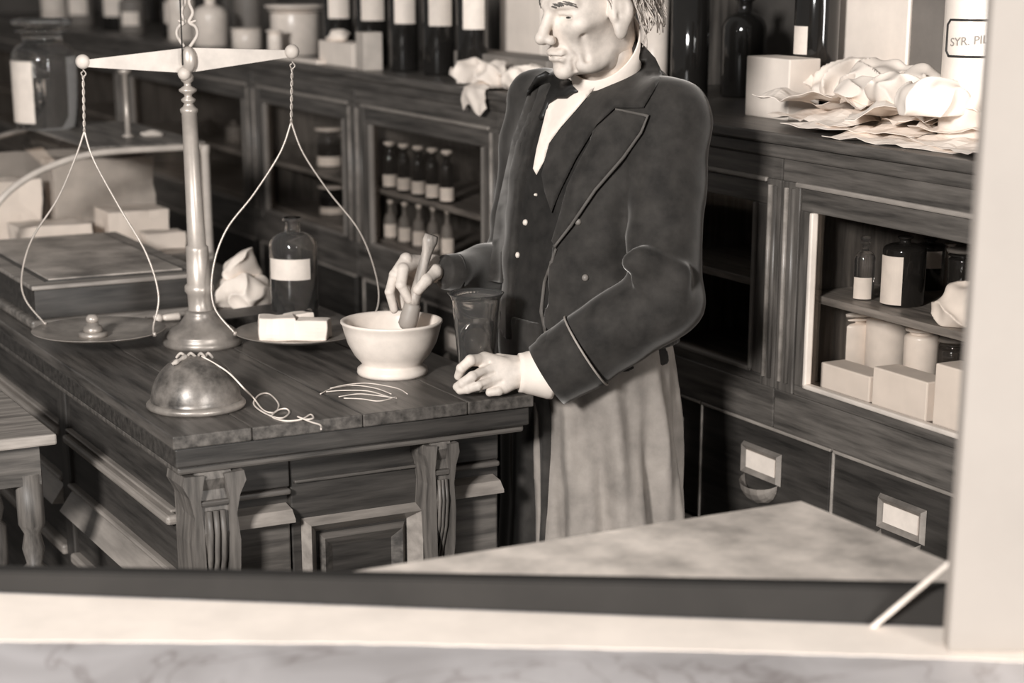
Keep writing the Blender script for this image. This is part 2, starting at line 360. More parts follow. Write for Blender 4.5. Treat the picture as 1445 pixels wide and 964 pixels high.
# heights on the face read from the photograph
z_rail = case(1250, 284)[1]; z_open = case(1250, 325)[1]; z_sill = case(1250, 592)[1]; z_dtop = case(1250, 668)[1]; z_shelf = case(1270, 448, .06)[1]
s_st = case(1152, 430)[0]; s_pil0, s_pil1 = case(1122, 400)[0], case(1092, 400)[0]
print('case z', CASEZT, z_rail, z_open, z_shelf, z_sill, z_dtop, 's', s_st, s_pil0, s_pil1)
D = .40
def cabinet(sa, sb, label, pulls, shelves, dgap, hand=0):
    t = thing('wall_cabinet', label, 'cabinet', CP(sa, 0, 0), CASE_RZ, None); L_ = sb - sa; y0 = -.02            # local y<0 is inside the case
    zt_ = CASEZT - .0505
    bd = mk('body', box(.002, L_ - .002, -D, -D + .02, .06, zt_), CASE, t)
    for x in (.002, L_ - .020): mk('side_board', box(x, x + .018, -D + .02, y0 - .02, .06, zt_), CASEZ, bd)
    mk('floor_board', box(.02, L_ - .02, -D + .02, y0 - .02, z_sill - .03, z_sill - .012), CASE, bd)
    mk('plinth', box(.002, L_ - .002, -D, y0 - .03, 0, .08), CASE, t)
    mk('upper_rail', box(.002, L_ - .002, y0 - .02, y0, z_rail, zt_, .002), CASE, t)
    mk('bead', box(.05, L_ - .05, y0 - .01, y0 + .006, z_rail - .008, z_rail + .002, .003), EDGE, t)
    mk('middle_rail', box(.002, L_ - .002, y0 - .02, y0, z_dtop, z_sill - .02, .002), CASE, t)
    for x0, x1 in ((.002, .05), (L_ - .062, L_ - .002)):
        p = mk('pilaster', box(x0, x1, y0 - .02, y0 + .002, z_sill - .02, z_rail, .002), CASEZ, t)
        for q in (.3, .7): mk('reed', tube([(x0 + (x1 - x0)*q, y0 + .003, z_sill + .0), (x0 + (x1 - x0)*q, y0 + .003, z_rail - .012)], .0055, 8), EDGE if q > .5 else CASEZ, p, True)  # one reed of each pair paler: highlight put into the colour
    dx0, dx1 = .052, L_ - .064
    d = mk('door', box(dx0, dx1, y0 - .016, y0 - .002, z_open, z_rail - .009, .002), CASE, t)
    st = .034
    mk('stile', box(dx0, dx0 + st, y0 - .016, y0 - .002, z_sill, z_open, .002), CASEZ, d); mk('stile', box(dx1 - st, dx1, y0 - .016, y0 - .002, z_sill, z_open, .002), CASEZ, d)
    mk('bottom_rail', box(dx0, dx1, y0 - .016, y0 - .002, z_sill - .02, z_sill, .002), CASE, d)
    bm = bmesh.new(); box(dx1 - st - .010, dx1 - st, y0 - .013, y0 + .004, z_sill, z_open, .003, bm); box(dx0 + st, dx0 + st + .010, y0 - .013, y0 + .004, z_sill, z_open, .003, bm)
    box(dx0 + st, dx1 - st, y0 - .013, y0 + .004, z_sill, z_sill + .010, .003, bm); mk('glazing_bead', bm, mat('pale_bead', .80, .4, .08) if sa < 0 else mat('shaded_bead', .46, .5, .08), d)  # beads past the near cabinet: light fall-off put into a darker copy
    mk('pane', box(dx0 + st, dx1 - st, y0 - .012, y0 - .009, z_sill, z_open), PANE, d)
    for zs in shelves:
        mk('shelf', box(.022, L_ - .022, -D + .022, y0 - .045, zs - .016, zs, .002), wood('shelf_wood', .48, (1.2, 16, 16)), t)
    # drawers
    db = dgap or [sa + .03, sa + L_/2, sb - .03]
    for r in range(2):
        for k in range(len(db) - 1):
            x0 = db[k] - sa; wdt = db[k + 1] - db[k]; z1 = z_dtop - .006 - r*.27; z0 = z1 - .255
            dw = mk('drawer', box(x0 + .004, x0 + wdt - .004, y0 - .02, y0 - .004, z0, z1, .003), wood('drawer_wood', .20, (1.2, 16, 16)), t)
            bm = bmesh.new(); box(x0 + .002, x0 + wdt - .002, y0 - .012, y0, z1 - .002, z1 + .005, .002, bm); box(x0 + wdt - .006, x0 + wdt, y0 - .012, y0, z0, z1, .002, bm); mk('drawer_bead', bm, EDGE, dw)
            if pulls: pull(dw, x0 + wdt*.5, y0 - .004, (z0 + z1)/2 + .025)
    return t
def pull(par, x, y, z, g=1.5):
    # brass label holder above a half-round cup handle
    o = mk('label_pull', box(x - .042*g, x + .042*g, y, y + .004, z - .004*g, z + .034*g, .002), BRASSD, par)
    bm = bmesh.new(); frame(bm, x - .046*g, x + .046*g, z - .008*g, z + .038*g, .012*g, y + .001, y + .011); 
    me = bpy.data.meshes.new('holder_rim'); bm.to_mesh(me); bm.free(); me.materials.append(BRASS); par_o = bpy.data.objects.new('holder_rim', me)
    # joined into the pull so that the depth stays thing > part > sub-part
    b2 = bmesh.new(); b2.from_mesh(o.data); b2.from_mesh(me)
    for k in range(9):
        a0, a1 = math.pi*k/9, math.pi*(k + 1)/9
        for ph in range(4):
            p0, p1 = math.pi/2*ph/4, math.pi/2*(ph + 1)/4
            def pt(a, p): return (x - .040*g*math.cos(a), y + .024*g*math.sin(p)*math.sin(a) + .002, z - .008*g - .034*g*math.sin(a)*(.25 + .75*math.cos(p)))
            vs = [b2.verts.new(pt(a0, p0)), b2.verts.new(pt(a1, p0)), b2.verts.new(pt(a1, p1)), b2.verts.new(pt(a0, p1))]
            b2.faces.new(vs)
    bmesh.ops.remove_doubles(b2, verts=b2.verts[:], dist=1e-5)
    b2.to_mesh(o.data); b2.free(); bpy.data.objects.remove(par_o); bpy.data.meshes.remove(me)
    o.data.materials.append(CARD)
    b2 = bmesh.new(); b2.from_mesh(o.data); n0 = len(b2.faces); box(x - .034*g, x + .034*g, y + .003, y + .0065, z + .003*g, z + .028*g, 0, b2)
    b2.faces.ensure_lookup_table()
    for f in b2.faces[n0:]: f.material_index = 1
    b2.to_mesh(o.data); b2.free(); o['label'] = 'brass label holder with cup handle'
BND = [-.28, s_pil1 + .012, 1.16, case(694, 260)[0], case(494, 260)[0], case(352, 260)[0], 5.0, 6.1, 7.5]
print(BND)
s_dv = case(1161, 660)[0]; DRW = {0: [-.26, case(1374, 730)[0], s_dv], 1: [s_dv + .004, case(975, 650)[0], 1.14]}
zrow = [case(575, 213, .1)[1], case(575, 262, .1)[1]]
LAB = ['glazed wall cabinet holding white jars above brass label pulls', 'glazed wall cabinet in shade right behind the man', 'glazed wall cabinet hidden for the most part by the man', 'glazed wall cabinet beside the coat holding rows of small bottles',
       'glazed wall cabinet with two pale jars between door posts', 'dark glazed wall cabinet behind the labelled glass bottle', 'dark glazed wall cabinet behind the brass scale column', 'dark far glazed wall cabinet beyond the curved showcase']
zlow = [case(575, 215, .12)[1] - .0, case(575, 268, .12)[1], case(575, 340, .12)[1]]
for i in range(8):
    cabinet(BND[i], BND[i + 1], LAB[i], i < 4, [z_shelf] if i < 2 else zlow[1:], DRW.get(i))

# ================================================================== foreground: pale worktop, black rail, marble ledge with paper margin, cord
PL, PR = pz(-70, 835, .85), pz(1500, 892, .85); rn = Vector((-(PR - PL).y, (PR - PL).x, 0)).normalized()
xa, xb = PL.x, PR.x
zR0 = W(0, 805, PL.y).z; zR1 = W(1360, 829, pz(1360, 887, .85).y).z
bm = bmesh.new(); q8 = [bm.verts.new(v) for v in ((PL.x, PL.y, .8505), (PR.x, PR.y, .8505), (*(PR + rn*.03).xy, .8505), (*(PL + rn*.03).xy, .8505), (PL.x, PL.y, zR0), (PR.x, PR.y, zR1), (*(PR + rn*.03).xy, zR1), (*(PL + rn*.03).xy, zR0))]
for q in ((0, 3, 2, 1), (4, 5, 6, 7), (0, 1, 5, 4), (1, 2, 6, 5), (2, 3, 7, 6), (3, 0, 4, 7)): bm.faces.new([q8[k] for k in q])
bmesh.ops.bevel(bm, geom=bm.edges[:], offset=.003, segments=2, affect='EDGES')
tag(mk('black_rail', bm, RAIL), 'low black board standing along the back of the marble ledge', 'rail')
mb = thing('marble_ledge', 'veined grey marble ledge below the black board', 'ledge', (0, 0, 0))
mk('slab', prism([(PL.x, 1.2), (PR.x + .1, 1.2), (PR.x + .1, PR.y + .03), (PL.x, PL.y + .033)], 'z', .82, .85), marble_mat(), mb)
mk('support_board', box(xa + .05, xb - .05, 1.3, PR.y - .1, .0, .82), RAIL, mb)
def pm(px, py): v = pz(px, py, .852); return (v.x, v.y)
edge = [(-70, 903), (200, 905), (480, 906), (700, 911), (985, 917), (1200, 923), (1500, 934)]
far = [(1500, 872), (1360, 872), (985, 866), (700, 858), (430, 850), (0, 842), (-60, 841)]
near = []
for (x0, y0), (x1, y1) in zip(edge, edge[1:]):
    for k in range(10): t = k/10; near.append(pm(x0 + (x1 - x0)*t, y0 + (y1 - y0)*t + random.uniform(-.7, .7)))
# the margin lies flat against the rail
far_ = [((PR - rn*.004).x, (PR - rn*.004).y), ((PL - rn*.004).x, (PL - rn*.004).y)]
tag(mk('paper_margin', prism(near + [pm(*edge[-1])] + far_, 'z', .8502, .8511), PAPER), 'long cream strip of worn paper margin lying on the marble', 'paper')
c0, c1, c2 = W(1228, 888, 2.375), W(1300, 828, 2.352), W(1385, 758, 2.335)
tag(mk('white_rope', tube(spline([c0, c1, c2], 10), .0038, 8), STRING, None, True), 'taut white cord crossing the corner of the pale counter', 'cord')
pw = thing('pale_counter', 'low pale scuffed counter top in front of the coat skirts', 'counter', pz(1130, 707, .865), YAW)
ft = pz(1130, 707, .865)
def loc_pw(px, py):
    q = pz(px, py, .865) - ft; return q.dot(B), q.dot(A)
xl, yl = loc_pw(470, 792); xr, yr = loc_pw(1440, 835)
out = [(0, 0), (xl, 0), loc_pw(500, 812), loc_pw(1460, 838), (0, loc_pw(1400, 832)[1] - .1)]
ra_, rb_ = [((p - ft).dot(B), (p - ft).dot(A)) for p in (PL + rn*.033, PR + rn*.033)]
def cl(x):                                                     # local point just behind the rail for a given local x
    return (x, ra_[1] + (rb_[1] - ra_[1])*(x - ra_[0])/(rb_[0] - ra_[0]))
xl2 = max(xl, ra_[0] + (0 - ra_[1])*(rb_[0] - ra_[0])/(rb_[1] - ra_[1]) + .004)
poly = [(0, 0), (xl2, 0), cl(xl2), cl(.35), (.35, cl(.35)[1] + .02)]
poly = [(0, 0), (xl2, 0), cl(xl2), cl(0)]
mk('top', prism(poly, 'z', -.03, 0), PALETOP, pw)
mk('apron_board', prism([(-.03, -.03), (xl2 + .08, -.03), (xl2 + .08, cl(xl2 + .08)[1] + .05), (-.03, cl(-.03)[1] + .05)], 'z', -.865, -.03), DARKU, pw)
# desk at the left
dz = .80; dcor = pz(80, 612, dz)
dk = thing('side_desk', 'small pale topped desk standing left of the shop counter', 'desk', dcor, YAW)
mk('desk_top', box(-.6, 0, .0, .42, -.022, 0, .004), DESK, dk)
mk('apron', box(-.56, -.03, .02, .40, -.10, -.022), MIDU, dk)
for x, y in ((-.05, .04), (-.05, .36), (-.54, .04), (-.54, .36)):
    mk('leg', lathe([(0, -.8), (.016, -.8), (.019, -.7), (.013, -.62), (.021, -.5), (.015, -.42), (.024, -.34), (.024, -.27), (.015, -.26), (.022, -.23), (.016, -.2), (.026, -.18), (.026, -.08), (0, -.08)], 16, None, (x, y, 0)), MIDZ, dk, True)

# ================================================================== beam scale
sb = pz(286, 486, CZ); sc = thing('beam_scale', 'tall brass beam scale with two hanging pans', 'scale', sb, 0); dS = sb.y
k_ = dS/FPX                                                     # metres per pixel at the scale
def S(px, py, dd=0.0): return W(px, py, dS + dd) - sb
zb = S(285, 478).z
H = lambda py: S(285, py).z
base = mk('base', lathe([(0, 0), (.081, 0), (.084, .006), (.083, .013), (.077, .018), (.079, .022), (.075, .027), (.066, .034), (.050, .043), (.040, .055), (.034, .066), (.035, .070), (.029, .075), (0, .075)], 48), BRASSD, sc, True)
axp = lambda py: (0, 0, 0)
def prof(rows): return [(r*k_, H(y)) for r, y in rows]
col_t = S(263, 92); lean = col_t.x/col_t.z
colb = lathe(prof([(0, 446), (20, 446), (21, 440), (17, 436), (17.5, 415), (21, 410), (20.5, 403), (17, 400), (16, 356), (16, 352), (15.5, 348), (13, 346), (11.5, 250), (10.5, 160), (12, 158), (12.5, 154), (8, 150), (6, 146), (9.5, 143), (10, 140), (5, 136), (6, 133), (12, 129), (12.5, 126), (5, 121), (5, 117), (8.5, 114), (9, 108), (6, 102), (5, 96), (0, 96)]), 28)
for v in colb.verts: v.co.x += v.co.z*lean
mk('column', colb, BRASS, sc, True)
bm = lathe([(0, -.009), (.018, -.008), (.022, -.003), (.022, .003), (.018, .008), (0, .009)], 28)
for v in bm.verts:
    y = v.co.y; v.co.y = v.co.z; v.co.z = y
pb_ = mk('pivot_boss', bm, BRASS, sc, True); pb_.location = S(266, 84, -.012); pb_.scale = (.7, 1, 1.2)
# beam: long lozenge, flat
Lp, Rp, Mp = S(117, 87), S(412, 73), S(264, 82)
th = lambda px: .5*(10 + 30*(1 - abs(px - 264)/150)**.85)
up, dn = [], []
for px in np.linspace(122, 408, 31):
    yc = 87 + (73 - 87)*(px - 117)/295 + (4 if 0 else 0); h_ = .5*(11 + 27*max(0, 1 - abs(px - 264)/146))
    a_, b_ = S(px, yc - h_*.78 + 2), S(px, yc + h_*1.15 + 1); up.append((a_.x, a_.z)); dn.append((b_.x, b_.z))
bm = prism(up + dn[::-1], 'y', -.004, .004); mk('beam', bm, PALEMETAL, sc)
for p in (Lp, Rp):
    bm = lathe([(0, -.011), (.009, -.010), (.0145, -.005), (.0145, .005), (.009, .010), (0, .011)], 24)
    for v in bm.verts: y = v.co.y; v.co.y = v.co.z; v.co.z = y
    o = mk('end_boss', bm, PALEMETAL, sc, True); o.location = p
o = mk('bearing_ball', lathe([(0, -.0135)] + [(.0135*math.cos(a), .0135*math.sin(a)) for a in np.linspace(-1.3, 1.3, 9)] + [(0, .0135)], 20), PALEMETAL, sc, True); o.location = S(260, 104, -.012)
# scroll work and pointer over the pivot
bm = bmesh.new()
for sg in (-1, 1):
    tube(spline([S(264 + sg*4, 66), S(264 + sg*14, 50), S(264 + sg*12, 38), S(264 + sg*3, 31), S(264 + sg*8, 18), S(264 + sg*3, 2), S(264 + sg*9, -14), S(264, -30)], 8), .0036, 8, bm)
    tube(spline([S(264 + sg*4, 32), S(264 + sg*13, 29)], 4), .0026, 6, bm)
mk('scroll_finial', bm, PALEMETAL, sc, True)
mk('pointer', tube([S(258, 92, -.02), S(254, 0, -.02), S(252, -40, -.02)], .0016, 6), INK, sc, True)
# pans with wire bows
def pan(cx, cy, rpx, hook, split, lw, rw, end_ang):
    zpan = .032; c = pz(cx, cy, CZ + zpan) - sb; R_ = rpx*k_*(c.y + dS)/dS
    o = mk('pan', lathe([(0, -.010), (R_*.4, -.009), (R_*.8, -.003), (R_, .006), (R_ + .0012, .0075), (R_, .0082), (R_*.8, -.0008), (R_*.4, -.0065), (0, -.0075)], 56, None, c), BRASSD, sc, True)
    bm = bmesh.new(); h = S(*hook); s_ = S(*split)
    tube(spline([h + Vector((0, 0, .004)), h + Vector((.006, 0, -.004)), h + Vector((0, 0, -.010)), h + Vector((-.004, 0, -.003)), h], 5), .0014, 6, bm)
    tw1, tw2 = [], []
    for i in range(26):
        t = i/25; p = h.lerp(s_, t) + Vector((0, 0, -.008*(1 - t))); a = t*22
        tw1.append(p + Vector((math.cos(a), math.sin(a), 0))*.0018); tw2.append(p - Vector((math.cos(a), math.sin(a), 0))*.0018)
    tube(tw1, .0016, 6, bm); tube(tw2, .0016, 6, bm)
    for pts, ang in ((lw, end_ang + math.pi), (rw, end_ang)):
        e = c + Vector((math.cos(ang)*R_, math.sin(ang)*R_, .007)); P_ = [S(*q) for q in pts]; n = len(P_)
        P_ = [Vector((p.x, c.y*( (i + 1)/(n + 1)) + math.sin(ang)*R_*((i + 1)/(n + 1))**2, p.z)) for i, p in enumerate(P_)]
        tube(spline([s_] + P_ + [e], 8), .0021, 8, bm); tube([e + Vector((0, 0, .004)), e + Vector((0, 0, -.004))], .004, 8, bm)
    mk('wire_bow', bm, BRASS, o, True)
    return c, R_
cL, RL = pan(140, 469, 94, (117, 101), (119, 185), [(107, 222), (82, 280), (45, 338), (30, 390), (34, 425)], [(133, 225), (170, 290), (210, 355), (229, 412), (224, 452)], math.radians(-24))
cR, RR = pan(424, 471, 93, (412, 90), (411, 172), [(396, 215), (360, 272), (322, 322), (305, 375), (308, 425)], [(428, 215), (465, 270), (508, 325), (531, 385), (534, 430)], math.radians(14))
wg = thing('scale_weight', 'small stacked brass weight standing in the left scale pan', 'weight', sb + cL + Vector((-.012, -.005, -.0078)))
mk('weight_disc', lathe([(0, 0), (.030, 0), (.031, .004), (.030, .010), (0, .010)], 28), BRASSD, wg, True); mk('weight_body', lathe([(0, .010), (.020, .010), (.021, .014), (.019, .022), (.013, .024), (.013, .030), (0, .030)], 28), BRASSD, wg, True)
mk('knob', lathe([(0, .030), (.010, .030), (.013, .034), (.013, .040), (.008, .046), (0, .047)], 24), BRASS, wg, True)
def crumple(name, label, cat, c, r, seed, m=CLOTHW, amp=.25, group=None, fl=True, sc_=55, squash=None, cut=None):
    f = Field((-r[0]*1.5, -r[1]*1.5, -r[2]*1.5), (r[0]*1.5, r[1]*1.5, r[2]*1.5), max(r)/24)
    d = f.ell((0, 0, 0), r); n = noise3(f.P, sc_, seed, 3); d = d + amp*min(r)*(np.abs(n) - .35)
    f.v = d.astype(np.float32)
    if fl: f.v = np.maximum(f.v, -(f.P[..., 2] + r[2]*.62))
    p, q = f.mesh(); p[:, 2] -= p[:, 2].min(); p = p + np.array(c)
    o = mk(name, (p - np.array(c), q), m, None, True); o.location = c
    return tag(o, label, cat, group)
def packet(label, c, dims, rz, seed, m=PAPER, group=None, name='paper_packet'):
    bm = bmesh.new(); bmesh.ops.create_cube(bm, size=1); bmesh.ops.subdivide_edges(bm, edges=bm.edges[:], cuts=5, use_grid_fill=True)
    P_ = np.array([v.co[:] for v in bm.verts])*np.array(dims); n = noise3(P_, 60, seed, 2)*.004 + noise3(P_, 150, seed + 1, 1)*.0015
    for v, p, k in zip(bm.verts, P_, n):
        l = Vector(p); v.co = l*(1 + k/max(l.length, .01)); v.co.z = max(v.co.z, -dims[2]/2)
    bmesh.ops.bevel(bm, geom=[e for e in bm.edges if len(e.link_faces) == 2 and e.calc_face_angle() > 1], offset=.0015, segments=1, affect='EDGES')
    for v in bm.verts: v.co.z += dims[2]/2
    zmin = min(v.co.z for v in bm.verts)
    for v in bm.verts: v.co.z -= zmin
    o = mk(name, bm, m); o.location = c; o.rotation_euler = (0, 0, rz); return tag(o, label, 'packet', group)
pc = sb + cR
packet('larger white paper packet lying in the right scale pan', pc + Vector((-.045, -.02, -.006)), (.075, .06, .048), .2, 3)
packet('white paper packet in the right scale pan beside its rim wire', pc + Vector((.030, -.022, -.006)), (.068, .055, .042), -.15, 8)
packet('small white packet wedged behind others in the right scale pan', pc + Vector((-.012, .045, -.006)), (.05, .04, .040), .5, 12)

# ================================================================== bottles
def bottle(name, label, cat, loc, h, r, m=GLASS, neck=.32, shoulder=.66, cap=None, lab=None, group=None, rz=0, seg=28, stop='flat', labm=CARD):
    t = thing(name, label, cat, loc, rz, group); nr = r*neck; sh = h*shoulder; nh = h*.86
    pr = [(0, 0), (r*.93, 0), (r, h*.02), (r, sh)]
    for k in range(1, 8): a = k/8*math.pi/2; pr.append((nr + (r - nr)*math.cos(a), sh + (nh - sh)*.62*math.sin(a)))
    pr += [(nr, sh + (nh - sh)*.66), (nr, nh), (nr*1.35, nh + h*.01), (nr*1.4, nh + h*.03), (nr*1.0, nh + h*.04), (0, nh + h*.04)]
    mk('glass_body', lathe(pr, seg), m, t, True)
    if cap is not None:
        mk('stopper', lathe([(0, nh + h*.038), (nr*.8, nh + h*.04), (nr*.85, nh + h*.06), (nr*1.5, nh + h*.075), (nr*1.55, nh + h*.12), (nr*1.1, nh + h*.14), (0, nh + h*.14)], 20), cap, t, True)
    if lab:
        z0, z1, half, ang = lab; bm = bmesh.new(); n = 10; g = []
        for zz_ in (z0, z1):
            g.append([[bm.verts.new(((r + q)*math.cos(ang - half + 2*half*i/n), (r + q)*math.sin(ang - half + 2*half*i/n), h*zz_)) for i in range(n + 1)] for q in (.0006, .0016)])
        for i in range(n):
            bm.faces.new((g[0][1][i], g[0][1][i + 1], g[1][1][i + 1], g[1][1][i])); bm.faces.new((g[0][0][i + 1], g[0][0][i], g[1][0][i], g[1][0][i + 1]))
            bm.faces.new((g[1][1][i], g[1][1][i + 1], g[1][0][i + 1], g[1][0][i])); bm.faces.new((g[0][0][i], g[0][0][i + 1], g[0][1][i + 1], g[0][1][i]))
        mk('label', bm, labm, t)
    return t
def hpx(py0, py1, d): return abs(W(700, py0, d).z - W(700, py1, d).z)
# labelled bottle behind the right pan: hollow
bl = pz(417, 455, CZ); d = bl.y; hb = hpx(310, 458, d); rb = 34*d/FPX
t = thing('glass_bottle', 'clear round-shouldered glass bottle with a white label behind the right pan', 'bottle', bl)
pr = [(0, .001), (rb*.95, .001), (rb, .008)]; sh = hb*.73
pr += [(rb, sh)] + [(rb*.34 + rb*.66*math.cos(a), sh + hb*.13*math.sin(a)) for a in np.linspace(.15, 1.57, 9)] + [(rb*.32, hb*.90), (rb*.30, hb*.955), (rb*.42, hb*.975), (rb*.42, hb*1.0), (rb*.22, hb)]
inn = [(max(r - .003, .001), max(z, .006)) for r, z in pr[::-1] if z > .004]
mk('glass_body', lathe(pr + inn + [(0, .006)], 40), GLASS, t, True)
bm = bmesh.new(); n = 14; a0 = -math.pi/2 - .12
for q, s_ in ((.0016, 1), (.0005, -1)):
    vs = [[bm.verts.new(((rb + q)*math.cos(a0 - .95 + 1.9*i/n), (rb + q)*math.sin(a0 - .95 + 1.9*i/n), hb*zz_)) for i in range(n + 1)] for zz_ in (.44, .445 + .19)]
    for i in range(n): bm.faces.new((vs[0][i], vs[0][i + 1], vs[1][i + 1], vs[1][i])[::s_])
mk('label', bm, CARD, t, True)
# string dome
dm = pz(277, 574, CZ); r = 66*dm.y/FPX; hz = hpx(500, 574, dm.y)*.99
t = thing('string_holder', 'dark cast iron dome string holder with a moulded rim on the counter', 'string holder', dm)
mk('dome', lathe([(r*1.02, .010)] + [(r*math.cos(a)*.98, .012 + (hz - .012)*math.sin(a)) for a in np.linspace(.02, 1.35, 18)] + [(.016, hz*.985), (.012, hz + .002), (.008, hz - .002), (0, hz - .006)], 48), IRON, t, True)
mk('rim', lathe([(0, 0), (r*1.03, 0), (r*1.08, .004), (r*1.08, .009), (r*1.03, .013), (r*.98, .014), (0, .014)], 48), BRASSD, t, True)
bm = bmesh.new()
for k, (a, b) in enumerate(((-.03, -.012), (-.012, .006), (.008, .022), (.022, .036))):
    tube(spline([(a, -.012 + .004*k, hz*.97), ((a + b)/2, -.014, hz*1.06), (b, -.010, hz*.965)], 6), .0028, 6, bm)
tube(spline([(-.012, -.012, hz*1.0), (-.024, -.03, hz*.95), (-.034, -.038, hz*.90)], 6), [.004 + .001*math.sin(i) for i in range(13)], 8, bm)
mk('twine_loop', bm, mat('dark_twine', .6, .8, .2, 60), t, True)
# loose twine running off the dome
def G(px, py, dz=.0015): v = pz(px, py, CZ + dz); return v
top = dm + Vector((.016, -.012, hz*1.0))
tw = [top, W(320, 524, top.y - .01), W(344, 548, top.y - .03), G(358, 562, .006), G(372, 579), G(388, 582), G(393, 570), G(380, 556), G(366, 557, .004), G(358, 568), G(364, 577, .003), G(382, 587), G(398, 590), G(408, 583), G(404, 577, .004), G(392, 579, .004), G(384, 588), G(402, 594), G(425, 592), G(438, 585, .003), G(442, 590), G(432, 592), G(420, 588, .004), G(440, 596), G(452, 600), G(453, 606)]
tag(mk('twine', tube(spline(tw, 6), .0017, 6), STRING, None, True), 'white twine trailing in loops from the string dome over the counter edge', 'twine')
strands = [[(452, 556), (470, 548), (500, 544), (530, 548), (552, 556)], [(460, 553), (485, 551), (520, 552), (548, 560)], [(478, 560), (505, 556), (530, 558), (560, 562)], [(466, 548), (490, 543), (520, 541), (560, 548), (575, 556)], [(485, 562), (510, 563), (535, 566), (560, 560)]]
bm = bmesh.new()
for i, s_ in enumerate(strands): tube(spline([G(x, y, .0015 + .0012*i) for x, y in s_], 6), .0012, 6, bm)
tag(mk('loose_twine', bm, STRING, None, True), 'tangle of thin pale twine lying before the mortar', 'twine')

# ================================================================== mortar and pestle, graduate glass
mo = pz(554, 527, CZ); d = mo.y; hm = hpx(451, 527, d); R_ = 73*d/FPX
t = thing('mortar', 'large white ceramic mortar bowl on a round foot', 'mortar', mo)
mk('bowl', lathe([(0, 0), (R_*.68, 0), (R_*.70, .005), (R_*.69, .012), (R_*.60, .019), (R_*.60, .023), (R_*.74, hm*.36), (R_*.87, hm*.58), (R_*.94, hm*.8), (R_*.975, hm*.93), (R_, hm*.955), (R_, hm*.99), (R_*.97, hm), (R_*.92, hm*.985), (R_*.88, hm*.9), (R_*.8, hm*.6), (R_*.62, hm*.38), (R_*.3, hm*.28), (0, hm*.27)], 56), WHITE, t, True)
p_top = W(609, 332, d - .004); p_mid = W(583, 428, d - .006); p_end = mo + Vector((.030, .004, hm*.36))
t = thing('pestle', 'long wooden handled pestle standing in the mortar', 'pestle', p_end)
ax = (p_top - p_mid); 
pts = [p_top.lerp(p_mid, k/12) for k in range(13)]; rr = [.0135, .0150, .0125, .0105, .0102, .0102, .0104, .0106, .0108, .011, .0115, .012, .0125]
mk('handle', tube(pts, rr, 14), wood('pestle_wood', .60, (12, 12, 2)), t, True, True)
q = (p_mid - p_top).normalized(); pts = [p_mid + q*x for x in (0, .004, .012, .03, .045, .052, .056)]
mk('head', tube(pts, [.0135, .0165, .017, .0185, .0185, .013, .004], 16), mat('pestle_stone', .62, .5, .05), t, True, True)
gl = pz(672, 549, CZ); d = gl.y; hg = hpx(413, 549, d); RG = 37*d/FPX
t = thing('graduate_glass', 'tall tapering glass measure half full of clear liquid', 'glass', gl)
RB = 22*d/FPX
mk('glass_wall', lathe([(0, 0), (RB, 0), (RB*1.02, .006), (RG*.93, hg*.93), (RG*1.05, hg*.985), (RG*1.1, hg), (RG*1.04, hg), (RG*.88, hg*.93), (RB*.92, .012), (0, .010)], 44), GRAD, t, True)
mk('liquid', lathe([(0, .0105), (RB*.91, .0125), ((RB*.92 + (RG*.88 - RB*.92)*.66), hg*.66), (0, hg*.66)], 40), LIQ, t, True)

# ================================================================== flat wooden case and small things on the counter
bfl = pz(52, 464, CZ); zl = .085
bx_ = thing('flat_display_case', 'flat dark wooden case with a framed scuffed lid on the counter', 'case', bfl, YAW)
bw = .40; bd_ = .72
mk('base_moulding', box(-.014, bw + .014, -.014, bd_ + .014, 0, .020, .006), wood('case_foot', .42, (1.2, 14, 14)), bx_)
mk('body', box(0, bw, 0, bd_, .020, zl, .002), DARKU, bx_)
ld = mk('lid', box(-.006, bw + .006, -.006, bd_ + .006, zl, zl + .010, .003), wood('lid_wood', .50, (1.2, 14, 14)), bx_)
mk('lid_rim', box(.035, bw - .035, .035, bd_ - .035, zl + .0095, zl + .0125, .001), DARKU, ld)
mk('lid_panel', box(.045, bw - .045, .045, bd_ - .045, zl + .012, zl + .0155, .001), BOXTOP, ld)
g = pz(228, 455, CZ); t = thing('glass_stopper', 'small pale stopper lying beside the brass column', 'stopper', g, .5)
o = mk('knob', tube([(-.018, 0, .010), (-.012, 0, .010), (-.006, 0, .010), (0, 0, .010), (.003, 0, .010)], [.005, .0095, .010, .008, .005], 14), WHITE, t, True)
mk('plug', tube([(.002, 0, .010), (.012, 0, .010), (.04, 0, .010), (.043, 0, .010)], [.005, .0072, .0095, .006], 14), WHITE, t, True)
mk('brush_pin', tube([(-.016, 0, .010), (-.034, 0, .010), (-.035, 0, .010)], [.003, .003, .007], 10), BRASSD, t, True)
wb = pz(338, 436, CZ)
crumple('paper_bundle', 'big bundle of crumpled white paper behind the brass column', 'paper', pz(340, 440, CZ) + Vector((0, .06, 0)), (.068, .055, .05), 21, CLOTHW, .5, None, True, 40)
crumple('paper_bundle', 'crumpled white paper perched higher on the bundle by the column', 'paper', pz(338, 440, CZ) + Vector((-.004, .085, .052)), (.055, .05, .05), 33, CLOTHW, .5, None, True, 40)
tag(mk('dark_block', box(-.05, .05, -.09, .09, 0, .03, .003), DARKU), 'dark flat block below the crumpled paper bundle', 'block').location = pz(352, 458, CZ)  # dark flat shape under the bundle
bpy.data.objects['dark_block'].rotation_euler = (0, 0, -.9)
